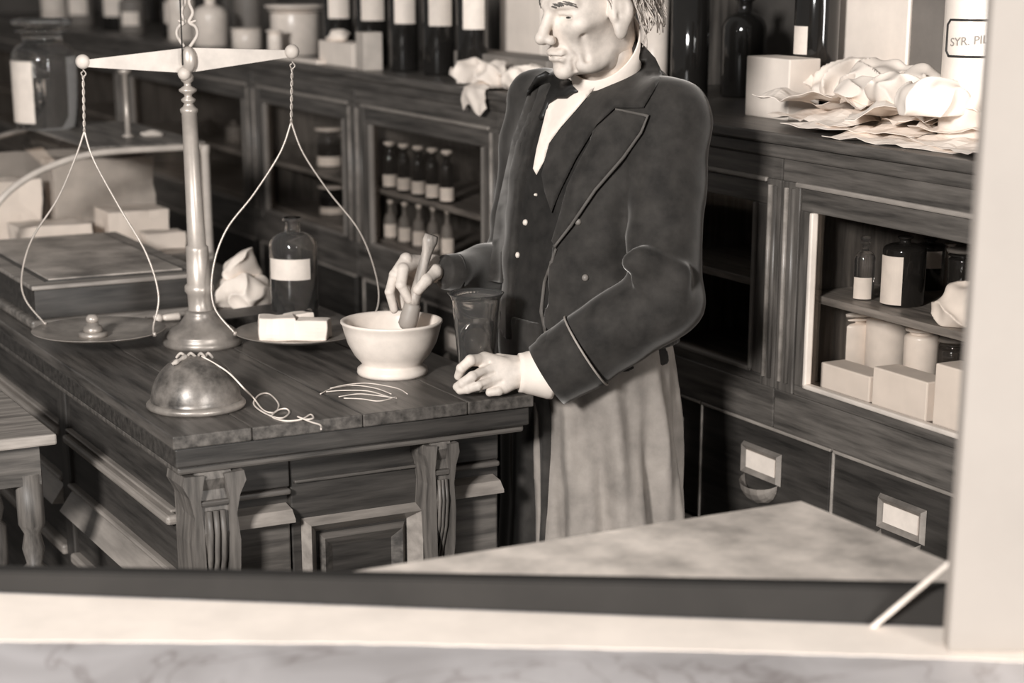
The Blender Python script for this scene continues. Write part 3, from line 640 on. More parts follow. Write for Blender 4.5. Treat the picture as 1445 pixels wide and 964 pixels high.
# curved glass showcase standing on the counter
sp_ = pz(294, 366, CZ); shs = hpx(207, 366, sp_.y); q = sp_ - K
show = thing('curved_showcase', 'curved front glass showcase with pale metal rails on the counter', 'showcase', sp_, YAW)
LS = .70; wS = .62
arc = [(-.0, shs), (-.10, shs), (-.20, shs), (-.30, shs*.985), (-.38, shs*.93), (-.46, shs*.83), (-.53, shs*.68), (-.58, shs*.48), (-.61, shs*.25), (-.615, .02)]
arcs = spline([(x, 0, z) for x, z in arc], 5)
for v_ in (0, LS):
    mk('end_rail', tube([(p.x, v_, p.z) for p in arcs], .0085, 10), PALEMETAL if v_ == 0 else BRASSD, show, True)
    mk('back_post', lathe([(0, 0), (.013, 0), (.0115, .02), (.0115, shs - .02), (.013, shs - .012), (.013, shs + .004), (0, shs + .006)], 18, None, (.004, v_, 0)), PALEMETAL, show, True)
mk('bottom_frame', box(-.63, .015, -.012, LS + .012, 0, .022, .004), BRASSD, show)
bm = bmesh.new()
for i in range(len(arcs) - 1):
    a, b = arcs[i], arcs[i + 1]; bm.faces.new([bm.verts.new((p[0], y, p[2])) for p, y in ((a, .005), (b, .005), (b, LS - .005), (a, LS - .005))])
bmesh.ops.remove_doubles(bm, verts=bm.verts[:], dist=1e-5); mk('curved_pane', bm, PANEG, show, True)
bm = bmesh.new(); bm.faces.new([bm.verts.new((p.x, .0, p.z)) for p in arcs] + [bm.verts.new((0, 0, .02))]); mk('end_pane', bm, PANEG, show)
mk('top_board', box(-.30, .012, .012, LS, shs + .004, shs + .012, .003), wood('showcase_top', .42, (8, 1.2, 8), .4), show)
mk('back_panel', box(-.60, .0, LS - .02, LS - .012, .022, shs*.8, .002), mat('pale_board', .66, .7, .08), show)  # pale backing added; pane reflection and haze put into its colour
# contents
for i, (x, y, dx, dy, dz, lb) in enumerate([(-.12, .28, .17, .14, .09, 'long white carton inside the curved showcase near the back post'), (-.36, .24, .20, .13, .07, 'white carton inside the curved showcase in the middle'), (-.155, .46, .29, .12, .215, 'grey wrapped parcel standing at the back of the curved showcase'),
                                        (-.43, .44, .18, .12, .17, 'pale wrapped parcel behind the curved pane of the showcase'), (-.30, .09, .24, .06, .03, 'thin white slab box on the showcase floor by the end pane'), (-.09, .11, .11, .07, .045, 'small white box on the showcase floor near the end post')]):
    o = packet(lb, show.matrix_basis @ Vector((x, y, .022)), (dx, dy, dz), YAW, 40 + i, PAPERD if 'grey' in lb else PAPER, None, 'carton')
zs_ = CZ + shs + .012
def on_show(px, py): return pz(px, py, zs_)
bottle('storage_jar', 'big glass storage jar with domed lid and white label on the showcase', 'jar', on_show(68, 180), hpx(25, 180, on_show(68, 180).y), 44*on_show(68, 180).y/FPX, GLASS, .62, .62, GLASS, (.06, .62, .6, -math.pi/2 - .75), None, 0)
rp = on_show(181, 193); t = thing('brass_post', 'thin brass post with a flat cap on the showcase', 'post', rp)
mk('rod', lathe([(0, 0), (.017, 0), (.017, .004), (.0075, .008), (.0075, hpx(105, 193, rp.y)), (.016, hpx(103, 193, rp.y)), (.018, hpx(98, 193, rp.y)), (0, hpx(97, 193, rp.y))], 18), BRASS, t, True)
rp = on_show(215, 192); crumple('paper_scrap', 'small scrap of pale paper on the showcase by the brass post', 'paper', rp, (.03, .02, .012), 4, PAPERD, .4)

# ================================================================== goods on the worktop and in the cases
def proj(v):
    q = v - Vector((0, 0, CAMH)); f_ = q.y*cp - q.z*sp; u_ = q.y*sp + q.z*cp; return CX + FPX*q.x/f_, CY - FPX*u_/f_
CAMA = -math.pi/2                                                # towards the viewer
def item(px, wpx, ytop, off, z, label, cat='bottle', m=DGLASS, neck=.32, shoulder=.66, cap=None, lab=None, group=None, name='medicine_bottle', **kw):
    s_, _ = case(px, 300, off); p = CP(s_, off, z); h = W(px, ytop, p.y).z - z
    return bottle(name, label, cat, p, h, wpx/2*p.y/FPX, m, neck, shoulder, cap, lab, group, 0, 24, **kw)
TZ = CASEZT
def cbox(px0, px1, ytop, off, z, dep, label, m, name='carton', cat='box', ybase=None):
    sa, _ = case(px1, 300, off); sb_, _ = case(px0, 300, off); p = CP(sa, off, z); h = W((px0 + px1)/2, ytop, p.y).z - z
    o = mk(name, box(0, sb_ - sa, -dep, 0, 0, h, .003), m); o.location = p; o.rotation_euler = (0, 0, CASE_RZ); return tag(o, label, cat)
SI = z_shelf + .0005; FI = z_sill - .0115
# near cabinet, upper shelf
item(1280, 62, 322, .15, SI, 'dark square-shouldered bottle with a tall white label in the near cabinet', lab=(.03, .66, .62, CAMA - .85), shoulder=.72, neck=.26)
item(1224, 30, 333, .12, SI, 'small clear stoppered bottle with white label in the near cabinet', m=GLASS, cap=GLASS, lab=(.02, .36, .9, CAMA - .3), shoulder=.62)
item(1251, 26, 322, .30, SI, 'slim white stoneware bottle behind the dark labelled bottle', m=WHITE, shoulder=.7, neck=.5)
item(1193, 42, 318, .28, SI, 'dark unlabelled bottle at the shelf end of the near cabinet', shoulder=.75)
item(1316, 44, 328, .31, SI, 'dark bottle with a small oval white label in the near cabinet', lab=(.4, .70, .5, CAMA + .1), shoulder=.75)
item(1345, 20, 336, .36, SI, 'slender pale bottle at the back of the near cabinet', m=WHITE, shoulder=.8, neck=.6)
item(1366, 46, 350, .24, SI, 'squat dark jar above the crumpled cloth in the near cabinet', 'jar', neck=.75, shoulder=.8, cap=GREY, name='storage_jar')
s_, _ = case(1348, 440, .10); crumple('white_cloth', 'crumpled white cloth on the upper shelf of the near cabinet', 'cloth', CP(s_, .125, SI), (.055, .06, .045), 61, CLOTHW, .5, None, True, 36)
# near cabinet, floor: white jars
item(1212, 66, 436, .22, FI, 'white lidded jar beside the door post in the near cabinet', 'jar', WHITE, .7, .78, WHITE, name='storage_jar')
item(1262, 62, 430, .25, FI, 'middle white lidded jar on the floor of the near cabinet', 'jar', WHITE, .7, .78, WHITE, name='storage_jar')
item(1312, 50, 452, .20, FI, 'narrower white lidded jar on the floor of the near cabinet', 'jar', WHITE, .7, .78, WHITE, name='storage_jar')
item(1360, 60, 474, .26, FI, 'dark wide jar on the floor of the near cabinet', 'jar', DGLASS, .7, .78, GREY, name='storage_jar')
for i, (a, b, yt, of, lb) in enumerate([(1168, 1240, 532, .085, 'white carton at the door post on the near cabinet floor'), (1244, 1324, 540, .08, 'wide white carton on the near cabinet floor'), (1334, 1392, 528, .08, 'white carton right of the narrow gap on the near cabinet floor')]):
    cbox(a, b, yt, of, FI, .06, lb, PAPER)
# worktop over the near cabinet
dk_b = item(1141, 62, -70, .30, TZ, 'tall dark bottle with white oval label among papers on the worktop', lab=(.38, .55, .42, CAMA - .95), shoulder=.8)
cbox(1168, 1266, -60, .37, TZ, .10, 'tall white parcel standing on the worktop by the dark bottle', PAPER, 'white_parcel', 'parcel')
cbox(1270, 1334, -60, .375, TZ, .10, 'upright grey box behind the papers on the worktop', GREY, 'grey_box')
bj = thing('label_jar', 'big white jar with black-bordered label on the worktop', 'jar', CP(case(1372, 100, .20)[0], .20, TZ))
rj = 42*bj.location.y/FPX; hj = W(1372, -60, bj.location.y).z - TZ
mk('jar_body', lathe([(0, 0), (rj*.96, 0), (rj, .006), (rj, hj*.78), (rj*.9, hj*.84), (rj*.6, hj*.9), (rj*.6, hj*.95), (rj*.7, hj*.97), (rj*.7, hj), (0, hj)], 40), WHITE, bj, True)
# label border as raised bands on the jar and its lettering
zb0, zb1 = W(1372, 78, bj.location.y).z - TZ, W(1372, 27, bj.location.y).z - TZ; ang = CAMA - .30; hf = .95
def on_jar(a, z, q): return ((rj + q)*math.cos(a), (rj + q)*math.sin(a), z)
bd = [on_jar(ang + hf*x, zb0 + (zb1 - zb0)*y, .001) for x, y in ([(-.85, 0)] + [(-.85 + 1.7*k/12, 0) for k in range(1, 12)] + [(.85, 0), (1, .14), (1, .86), (.85, 1)] + [(.85 - 1.7*k/12, 1) for k in range(1, 12)] + [(-.85, 1), (-1, .86), (-1, .14), (-.85, 0)])]
mk('label_border', tube(bd, .0022, 6), INK, bj, True)
fc = bpy.data.curves.new('lettering', 'FONT'); fc.body = 'SYR. PIL'; fc.size = .021; fc.extrude = .0004; fc.align_x = 'CENTER'
fo = bpy.data.objects.new('lettering', fc); COL.objects.link(fo)
dg = bpy.context.evaluated_depsgraph_get(); me = bpy.data.meshes.new_from_object(fo.evaluated_get(dg)); bpy.data.objects.remove(fo)
for v in me.vertices:
    a = ang - .12 + v.co.x/rj; v.co = on_jar(a, zb0 + (zb1 - zb0)*.33 + v.co.y + .10*v.co.x, .0012 + v.co.z)
me.materials.clear(); me.materials.append(mat('faded_ink', .55, .7, .1)); lo = bpy.data.objects.new('lettering', me); COL.objects.link(lo); lo.parent = bj
cbox(1046, 1106, 84, .17, TZ, .08, 'white carton in the shade line beside the tall dark bottle', PAPER)
gf = item(1042, 62, -20, .46, TZ, 'dark glass bottle behind the man next to the white carton', shoulder=.6)
item(968, 52, -60, .30, TZ, 'tall dark bottle in shade behind the man', shoulder=.85)
item(918, 38, -80, .36, TZ, 'tall pale bottle shape standing in for a bright column right behind the man', m=WHITE, shoulder=.9)  # bottle shape added for the reflection on a column, put into its colour
def sheet(c, a, b, rz, seed, amp, tilt, label, m=PAPER, n=14, group=None, name='paper_sheet', curl=0):
    V, F = [], []; P_ = np.array([[(i/n - .5)*a, (j/n - .5)*b, 0] for i in range(n + 1) for j in range(n + 1)]); k = noise3(P_, 32, seed, 3)
    for side_ in (0, 1):
        for p, q in zip(P_, k): V.append((p[0], p[1] + .006*q, amp*abs(q) + tilt*p[0] + curl*(p[0]/a)**2 - .0009*side_))
    o_ = (n + 1)**2
    for i in range(n):
        for j in range(n):
            x = i*(n + 1) + j; F.append((x, x + n + 1, x + n + 2, x + 1)); F.append((o_ + x, o_ + x + 1, o_ + x + n + 2, o_ + x + n + 1))
    bd_ = [i*(n + 1) for i in range(n + 1)] + [n*(n + 1) + j for j in range(1, n + 1)] + [i*(n + 1) + n for i in range(n - 1, -1, -1)] + [j for j in range(n - 1, 0, -1)]
    for x, y in zip(bd_, bd_[1:] + bd_[:1]): F.append((x, o_ + x, o_ + y, y))
    zm = min(v[2] for v in V); V = [(v[0], v[1], v[2] - zm) for v in V]
    o = mk(name, (V, F), m, None, False); o.location = c; o.rotation_euler = (0, 0, rz); return tag(o, label, 'paper', group)
SH = [(.30, .12, .34, .22, .10, .012), (.10, .14, .32, .24, -.2, .012), (.48, .14, .30, .22, .35, .014), (.60, .15, .26, .20, -.1, .014), (.22, .23, .30, .20, .5, .016), (.44, .23, .28, .20, -.4, .018), (.58, .22, .26, .18, .2, .018),
      (.38, .16, .26, .18, .8, .020), (.14, .24, .24, .20, -.7, .022), (.58, .20, .26, .16, -.3, .022), (.66, .10, .18, .14, .5, .016), (.28, .20, .24, .14, .15, .024)]
for i, (s_, of, a, b, r_, am) in enumerate(SH):
    sheet(CP(s_, of + .02, TZ + .0005 + .0095*i*.55), a, b, CASE_RZ + r_, 70 + i, am, 0, 'loose crumpled white paper sheet in the heap on the near worktop', PAPER, 14, 'papers heaped on the near worktop')
for i, (px, of, rr_) in enumerate([(1215, .16, (.05, .04, .03)), (1265, .14, (.06, .05, .04)), (1300, .22, (.055, .05, .05)), (1130, .24, (.05, .05, .03)), (1200, .26, (.09, .07, .045)), (1312, .11, (.06, .05, .04)), (1245, .24, (.08, .06, .05))]):
    crumple('crumpled_paper', ['crumpled white paper ball on the heap by the tall parcel', 'loosely twisted white paper on top of the paper heap', 'folded white paper bag under the grey box', 'crumpled white paper at the foot of the tall dark bottle', 'wide crumpled white paper before the tall parcel', 'crumpled white paper at the foot of the labelled jar', 'crumpled white paper mound before the grey box'][i], 'paper', CP(case(px, 200, of)[0], of, TZ + .055), rr_, 80 + i, PAPER, .55, None, True, 34)
# worktop further along: bottles, jars and boxes
def lbl(): return (.42, .70, .75, CAMA + .15)
for i, (px, w_) in enumerate([(484, 40), (530, 44), (574, 40), (622, 44), (668, 42)]):
    item(px, w_, -62, .13 + .02*(i % 2), TZ, ['first', 'second', 'third', 'fourth', 'last'][i] + ' tall pale-labelled bottle of the worktop row counted from the white carton', lab=lbl(), group='labelled bottles on the worktop', name='shop_bottle', shoulder=.78)
item(309, 48, -14, .10, TZ, 'white long-necked stoneware bottle on the worktop beside scale beam', m=WHITE, shoulder=.52, neck=.30)
item(358, 42, 36, .12, TZ, 'low white jar on the worktop above the right beam arm', 'jar', WHITE, .8, .85, None, name='storage_jar')
item(360, 34, -30, .30, TZ, 'grey bottle behind the low white jar on the worktop', m=GREY, shoulder=.8)
item(424, 66, 6, .16, TZ, 'biggest white round jar on the worktop near the beam end', 'jar', WHITE, .8, .82, WHITE, name='storage_jar')
item(396, 20, 42, .04, TZ, 'tiny white jar in front of the biggest white jar', 'jar', WHITE, .8, .8, WHITE, name='storage_jar')
cbox(456, 502, 62, .05, TZ, .07, 'white carton at the worktop edge before the labelled bottles', PAPER)
crumple('crumpled_paper', 'white paper wad lying on the white carton', 'paper', CP(case(476, 60, .08)[0], .085, TZ + bpy.data.objects[[o.name for o in bpy.data.objects if o.get('label', '').startswith('white carton at the worktop edge')][0]].dimensions.z + .0), (.035, .025, .02), 5, PAPER, .5)
cbox(507, 518, 46, .03, TZ, .06, 'thin upright pale booklet between carton and bottles', PAPERD, 'booklet', 'booklet')
cbox(398, 452, 86, .02, TZ, .05, 'flat white packet at the worktop edge', PAPER, 'flat_packet', 'packet')
cbox(706, 762, -40, .28, TZ, .03, 'white card leaning upright left of the man', PAPER, 'white_card', 'card')
cbox(642, 770, 86, .14, TZ, .12, 'flat grey tray on the worktop left of the man', mat('tray_grey', .52, .6, .1), 'flat_tray', 'tray')
def drape(sc_, wid, up_, down, seed, label):
    n, m_ = 22, 16; V, F = [], []; tot = up_ + down
    for side_ in (0, 1):
        for i in range(n + 1):
            for j in range(m_ + 1):
                t = tot*i/n; x = (j/m_ - .5)*wid; k = float(noise3(np.array([[x, t, 0.]]), 40, seed, 3)[0]); q = .006 + .010*abs(k) - .0012*side_; dn_ = down*(1 + .25*math.sin(x*60 + seed))
                if t < up_: V.append((x, -(up_ - t) + 0, q))
                else:
                    u_ = (t - up_)/down; V.append((x, q + .004*math.sin(u_*3), .004*(1 - u_) - dn_*u_))
    o_ = (n + 1)*(m_ + 1)
    for i in range(n):
        for j in range(m_):
            x = i*(m_ + 1) + j; F.append((x, x + 1, x + m_ + 2, x + m_ + 1)); F.append((o_ + x, o_ + x + m_ + 1, o_ + x + m_ + 2, o_ + x + 1))
    o = mk('draped_paper', (V, F), PAPER, None, False); o.location = CP(sc_, 0, TZ + .001); o.rotation_euler = (0, 0, CASE_RZ); return tag(o, label, 'paper')
for px, sd, lb in ((668, 14, 'crumpled white paper on the worktop edge before the grey tray'), (700, 19, 'crumpled white paper between the tray and the hanging papers'), (742, 25, 'crumpled white paper on the worktop edge behind the bow tie')):
    crumple('crumpled_paper', lb, 'paper', CP(case(px, 120, .07)[0], .072, TZ + .004), (.055, .052, .036), sd, PAPER, .6, None, True, 50)
drape(case(674, 120)[0], .125, .07, .052, 3, 'white rumpled paper hanging over the worktop edge beside the bottles')
drape(case(736, 120)[0], .105, .07, .040, 9, 'white rumpled paper hanging over the worktop edge by the bow tie')
for i, (s_, of, h, r, m) in enumerate([(4.55, .12, .20, .05, WHITE), (4.85, .2, .26, .055, DGLASS), (5.15, .12, .17, .05, GREY), (5.5, .16, .28, .06, DGLASS), (5.95, .14, .24, .06, GREY), (6.4, .15, .26, .06, WHITE)]):
    bottle('shop_bottle', ['short white jar far along the worktop behind the beam', 'tall dark bottle far along the worktop behind the beam', 'short grey bottle far along the worktop', 'tallest dark bottle far along the worktop', 'grey bottle near the far worktop end', 'white bottle at the far worktop end'][i], 'bottle', CP(s_, of, TZ), h, r, m, .4, .7, WHITE if i % 2 else None, (.2, .5, .7, CAMA))
# shelf board with uprights above the worktop
sb2 = thing('wall_shelf', 'dark wall shelf above the worktop behind the bottles', 'shelf', CP(0, 0, 0), CASE_RZ)
mk('shelf_board', box(-.4, 7.6, -.675, -.36, TZ + .52, TZ + .545, .003), CASE, sb2)
for x in (1.1, 1.72, 2.9, 3.9, 5.0, 6.2): mk('upright', box(x, x + .03, -.675, -.45, TZ + .001, TZ + .52, .002), CASEZ, sb2)
# bottles in the middle cabinets
zA_, zB_ = zlow[1] + .0005, zlow[2] + .0005
for row, (zz_, yt) in enumerate(((zA_, 203), (zB_, 286))):
    for k, px in enumerate([551, 571, 591, 611, 631]):
        ytt = yt + (px - 575)*.15
        item(px, 19, ytt, .09, zz_, ['first', 'second', 'third', 'fourth', 'fifth'][k] + [' small white-capped dark bottle from the pale door post, upper cabinet shelf beside the coat', ' long-necked grey bottle from the pale door post, lower cabinet shelf beside the coat'][row], m=DGLASS if row == 0 else GREY,
             neck=.55 if row == 0 else .3, shoulder=.6 if row == 0 else .4, cap=WHITE, lab=(.05, .30, 1.2, CAMA) if row == 0 else (.08, .40, 1.0, CAMA), group=['capped bottles on the upper cabinet shelf', 'long-necked bottles on the lower cabinet shelf'][row])
for px, yt, zz_, lb in ((467, 180, zA_, 'dark jar with pale lid on the upper shelf between door posts'), (469, 262, zB_, 'dark jar with pale lid on the lower shelf between door posts')):
    item(px, 34, yt + (px - 575)*.0, .15, zz_, lb, 'jar', DGLASS, .75, .66, WHITE, (.04, .28, 1.2, CAMA), name='storage_jar')
for px, yt, zz_, lb in ((300, 168, zA_, 'dim grey jar on an upper shelf behind the brass column'), (335, 170, zA_, 'dim bottle on an upper shelf right of the brass column'), (398, 172, zA_, 'slim dim bottle on an upper shelf above the labelled bottle')):
    item(px, 24, yt, .16, zz_, lb, m=GREY, cap=GREY)

# ================================================================== the man
dC = 3.86; Cc = W(846, 160, dC); F2 = Vector((-.80, -.60, 0)); L2 = Vector((.60, -.80, 0))
def ML(x, y, z): return Vector((Cc.x, Cc.y, 0)) + L2*x + F2*y + Z3*z
man = thing('person', 'elderly man in dark long coat and bow tie working a pestle behind the counter', 'person', (Cc.x, Cc.y, 0))
TP = np.array([(1.50, .050, .050, -.020), (1.465, .075, .066, -.022), (1.44, .125, .085, -.022), (1.41, .170, .098, -.018), (1.35, .182, .115, -.004), (1.25, .172, .130, .014), (1.12, .165, .138, .026), (1.00, .168, .142, .030), (.92, .184, .142, .024), (.80, .190, .140, .010), (.60, .195, .150, .0), (.40, .205, .160, .0), (.2, .21, .165, 0)])[::-1]
def torso(f, grow=0.0):
    q = f.P - np.array([Cc.x, Cc.y, 0], np.float32); xl = q[..., 0]*L2.x + q[..., 1]*L2.y; yf = q[..., 0]*F2.x + q[..., 1]*F2.y; z = q[..., 2]
    rx = np.interp(z, TP[:, 0], TP[:, 1]) + grow; ry = np.interp(z, TP[:, 0], TP[:, 2]) + grow; cy = np.interp(z, TP[:, 0], TP[:, 3])
    e = 2.4; r = (np.abs(xl/rx)**e + np.abs((yf - cy)/ry)**e)**(1/e)
    return ((r - 1)*np.minimum(rx, ry)).astype(np.float32), xl, yf - cy, z
# ---- joints
shL, elL, wrL = ML(.182, -.012, 1.372), W(938, 425, 3.63), W(772, 530, 3.635)
shR, elR, wrR = ML(-.178, -.01, 1.375), W(722, 372, 4.10), W(634, 386, 3.84)
# ---- head (local: x to his left, y forward, z up; origin between the ears at eye level)
Hc = W(835, 6, 3.74); Fh = Vector((-.85, -.527, 0)).normalized(); Xh = Vector((Fh.y, -Fh.x, 0)); pt = math.radians(10)
Yh = Fh*math.cos(pt) - Z3*math.sin(pt); Zh = Xh.cross(Yh); RH = Matrix((Xh, Yh, Zh)).transposed(); HS = 1.04
def h2w(p): return Hc + RH @ (Vector(p)*HS)
def w2h(p): return (RH.transposed() @ (Vector(p) - Hc))/HS
f = Field((-.105, -.13, -.215), (.105, .145, .135), .0023)
f.add(f.ell((0, -.014, .040), (.074, .098, .088)))
f.add(f.ell((0, .026, -.022), (.062, .062, .080)), .02)
f.add(f.ell((0, .030, -.078), (.050, .054, .036)), .02)
f.add(f.ell((0, .078, -.100), (.019, .015, .016)), .018)
for s_ in (-1, 1):
    f.add(f.ell((s_*.045, .052, -.024), (.024, .026, .020)), .026)                     # cheek bone
    f.add(f.ell((s_*.040, .040, -.092), (.018, .030, .018)), .014)                     # jowl
    f.add(f.cap((s_*.012, .086, .014), (s_*.046, .068, .016), .0095, .0085), .012)     # brow
    f.sub(f.ell((s_*.033, .098, -.006), (.017, .021, .0125)), .012)                    # socket
    f.sub(f.ell((s_*.068, .048, -.062), (.012, .028, .018)), .026)                     # sunken cheek
    f.add(f.ell((s_*.032, .064, -.007), (.0135, .0135, .0125)), .003)                  # eyeball under lid
    f.add(f.cap((s_*.020, .0795, -.0195), (s_*.044, .072, -.018), .0035), .005)        # bag
    f.add(f.cap((s_*.018, .0805, .0015), (s_*.046, .070, -.0005), .0035), .004)          # upper lid fold
    f.sub(f.cap((s_*.020, .0800, -.0070), (s_*.043, .0740, -.0085), .0032), .002)
f.add(f.cap((0, .086, .006), (0, .113, -.034), .0085, .0115), .010)                    # nose
f.add(f.ell((0, .116, -.038), (.0105, .0105, .0095)), .006)
for s_ in (-1, 1):
    f.add(f.ell((s_*.0125, .101, -.0425), (.0085, .011, .0085)), .006)
    f.sub(f.ell((s_*.0065, .108, -.050), (.0035, .006, .004)), .002)
    f.sub(f.cap((s_*.019, .094, -.040), (s_*.034, .073, -.078), .0028), .008)          # nose to mouth fold
    f.sub(f.cap((s_*.050, .060, -.040), (s_*.047, .056, -.085), .0020), .010)          # cheek crease
    f.sub(f.cap((s_*.030, .074, -.086), (s_*.027, .070, -.100), .0020), .008)
f.add(f.cap((-.018, .088, -.0665), (.018, .088, -.0665), .0062), .008)                 # lips
f.add(f.cap((-.015, .0875, -.0785), (.015, .0875, -.0785), .0062), .007)
f.add(f.ell((0, .094, -.0675), (.012, .006, .005)), .006)
f.sub(f.cap((-.026, .0845, -.0735), (0, .0985, -.0725), .0019), .003); f.sub(f.cap((.026, .0845, -.0735), (0, .0985, -.0725), .0019), .003)
f.sub(f.cap((-.014, .0925, -.0885), (.014, .0925, -.0885), .0035), .008)
for s_ in (-1, 1):                                                                     # ears
    an = s_*.35; Re = Matrix.Rotation(an, 3, 'Z'); e_ = Vector((s_*.0795, -.006, -.008))
    f.add(f.ell(e_, (.0085, .0215, .034), Re), .004); f.add(f.ell(e_ + Vector((s_*.001, .006, -.036)), (.0075, .011, .014)), .006)
    f.sub(f.ell(e_ + Vector((s_*.010, .002, .004)), (.0065, .0125, .021), Re), .003); f.add(f.ell(e_ + Vector((s_*.0035, -.003, .006)), (.003, .007, .013)), .003)
    f.add(f.ell(e_ + Vector((s_*.001, .014, -.010)), (.004, .005, .008)), .003); f.sub(f.ell(e_ + Vector((s_*.006, .008, -.008)), (.004, .004, .006)), .002)
nk = w2h(ML(0, -.012, 1.43)); f.add(f.cap((0, -.022, -.06), nk, .052, .056), .022)
for s_ in (-1, 1): f.add(f.cap((s_*.03, .0, -.10), w2h(ML(s_*.02, .03, 1.43)), .012, .012), .016)
f.v = f.v + (.0009*noise3(f.P, 90, 3, 2)).astype(np.float32)
hv, hf_ = f.mesh(); hw = [h2w(p) for p in hv]
# ---- hands (world space)
def hand_field(pts, h=.0017, pad=.03):
    a = np.array([[*p] for p in pts]); return Field(a.min(0) - pad, a.max(0) + pad, h)
D0 = 3.625
def X(px, py, dd=0.0): return W(px, py, D0 + dd)
wl = X(738, 526); allp = [X(640, 500, -.05), X(782, 560, .06), X(640, 490), X(700, 480, .06)]
f = hand_field(allp)
KN = {'i': X(684, 508, .004), 'm': X(690, 522, -.010), 'r': X(698, 536, -.016), 'l': X(712, 546, -.018)}
f.add(f.cap(X(742, 526), X(785, 527), .0255, .028))
for k_n, ra in (('i', .0155), ('m', .0165), ('r', .0155), ('l', .0135)): f.add(f.cap(X(738, 526), KN[k_n], .021, ra), .010)
def finger(P_, R_):
    d = None
    for a, b, ra, rb in zip(P_, P_[1:], R_, R_[1:]):
        c = f.cap(a, b, ra, rb); d = c if d is None else np.minimum(d, c)
    for a, r in zip(P_[1:-1], R_[1:-1]): d = np.minimum(d, f.ell(a, (r*1.07,)*3))
    return d
f.add(finger([KN['i'], X(664, 509, -.022), X(651, 520, -.028), X(647, 531, -.020)], [.0125, .0108, .0095, .0082]), .005)
f.add(finger([KN['m'], X(667, 532, -.038), X(653, 541, -.040), X(645, 546, -.032)], [.0125, .0108, .0095, .0082]), .0035)
f.add(finger([KN['r'], X(675, 544, -.040), X(660, 549, -.042), X(649, 551, -.036)], [.0118, .0100, .0090, .0078]), .0035)
f.add(finger([KN['l'], X(704, 552, -.030), X(691, 554, -.030)], [.0110, .0088, .0078]), .0035)
f.add(finger([X(728, 512, .012), X(704, 508, .030), X(684, 516, .045), X(676, 524, .047)], [.014, .0122, .0108, .009]), .010)
for a, b in (('i', 'm'), ('m', 'r'), ('r', 'l')):
    m_ = KN[a].lerp(KN[b], .5); f.sub(f.cap(m_ + Vector((.004, -.013, .006)), m_ + Vector((-.03, -.028, -.004)), .0018, .0022), .006)
f.v = np.maximum(f.v, (CZ + .0008 - f.P[..., 2])).astype(np.float32)
lv, lf_ = f.mesh()
D0 = mo.y + .012
allp = [X(545, 355, -.05), X(650, 450, .07), X(545, 355, .07), X(650, 450, -.05)]
f = hand_field(allp, .0017, .012)
f.add(f.cap(X(646, 388, .080), X(610, 378, .052), .023, .023))
f.add(f.cap(X(612, 376, .052), X(584, 371, .028), .021, .016), .012)
f.add(f.cap(X(612, 384, .050), X(590, 386, .040), .019, .016), .012)
f.add(finger([X(590, 372, .030), X(573, 366, .006), X(557, 388, -.012), X(550, 412, -.010), X(556, 437, -.004)], [.0135, .0125, .0108, .0096, .0080]), .005)
f.add(finger([X(584, 374, .020), X(569, 380, -.014), X(566, 402, -.030), X(577, 423, -.024)], [.0125, .0118, .0104, .0084]), .0035)
f.add(finger([X(590, 380, .040), X(570, 380, .026), X(561, 404, .024), X(568, 432, .020)], [.0125, .0115, .0102, .0080]), .0035)
f.add(finger([X(596, 388, .050), X(580, 392, .045), X(576, 412, .040), X(581, 430, .032)], [.0115, .0105, .009, .0075]), .0035)
f.add(finger([X(622, 384, .035), X(613, 384, .006), X(601, 395, -.018), X(590, 409, -.024)], [.0155, .0142, .0132, .0108]), .006)
f.add(f.ell(X(614, 383, .002), (.0125,)*3), .006)
rv, rf_ = f.mesh()
# ---- plain body under the clothes, then one mesh with head and hands
f = Field((Cc.x - .62, Cc.y - .45, 0), (Cc.x + .42, Cc.y + .45, 1.5), .014)
tb, _, _, zz_ = torso(f, -.016); f.v = np.maximum(tb, .78 - zz_).astype(np.float32)
for s_, sh_, el_, wr_ in ((1, shL, elL, wrL), (-1, shR, elR, wrR)):
    f.add(f.cap(sh_, el_, .048, .040), .03); f.add(f.cap(el_, wr_ if s_ > 0 else wr_.lerp(el_, .3), .040, .028), .02)
    f.add(f.cap(ML(s_*.09, 0, .86), ML(s_*.10, .02, .48), .078, .055), .03); f.add(f.cap(ML(s_*.10, .02, .48), ML(s_*.10, -.01, .09), .054, .038), .02); f.add(f.cap(ML(s_*.10, -.03, .045), ML(s_*.11, .16, .035), .04, .032), .02)
f.add(f.cap(ML(0, -.01, 1.36), h2w((0, -.02, -.09)), .055, .05), .03)
f.v = np.maximum(f.v, .004 - f.P[..., 2]).astype(np.float32)
bv, bf_ = f.mesh(); V, Fc = [], []
for v_, f_ in ((bv, bf_), (hw, hf_), (lv, lf_), (rv, rf_)):
    o_ = len(V); V += [tuple(p) for p in v_]; Fc += [tuple(int(i) + o_ for i in q) for q in f_]
mk('body', (V, Fc), SKIN, man, True, True)
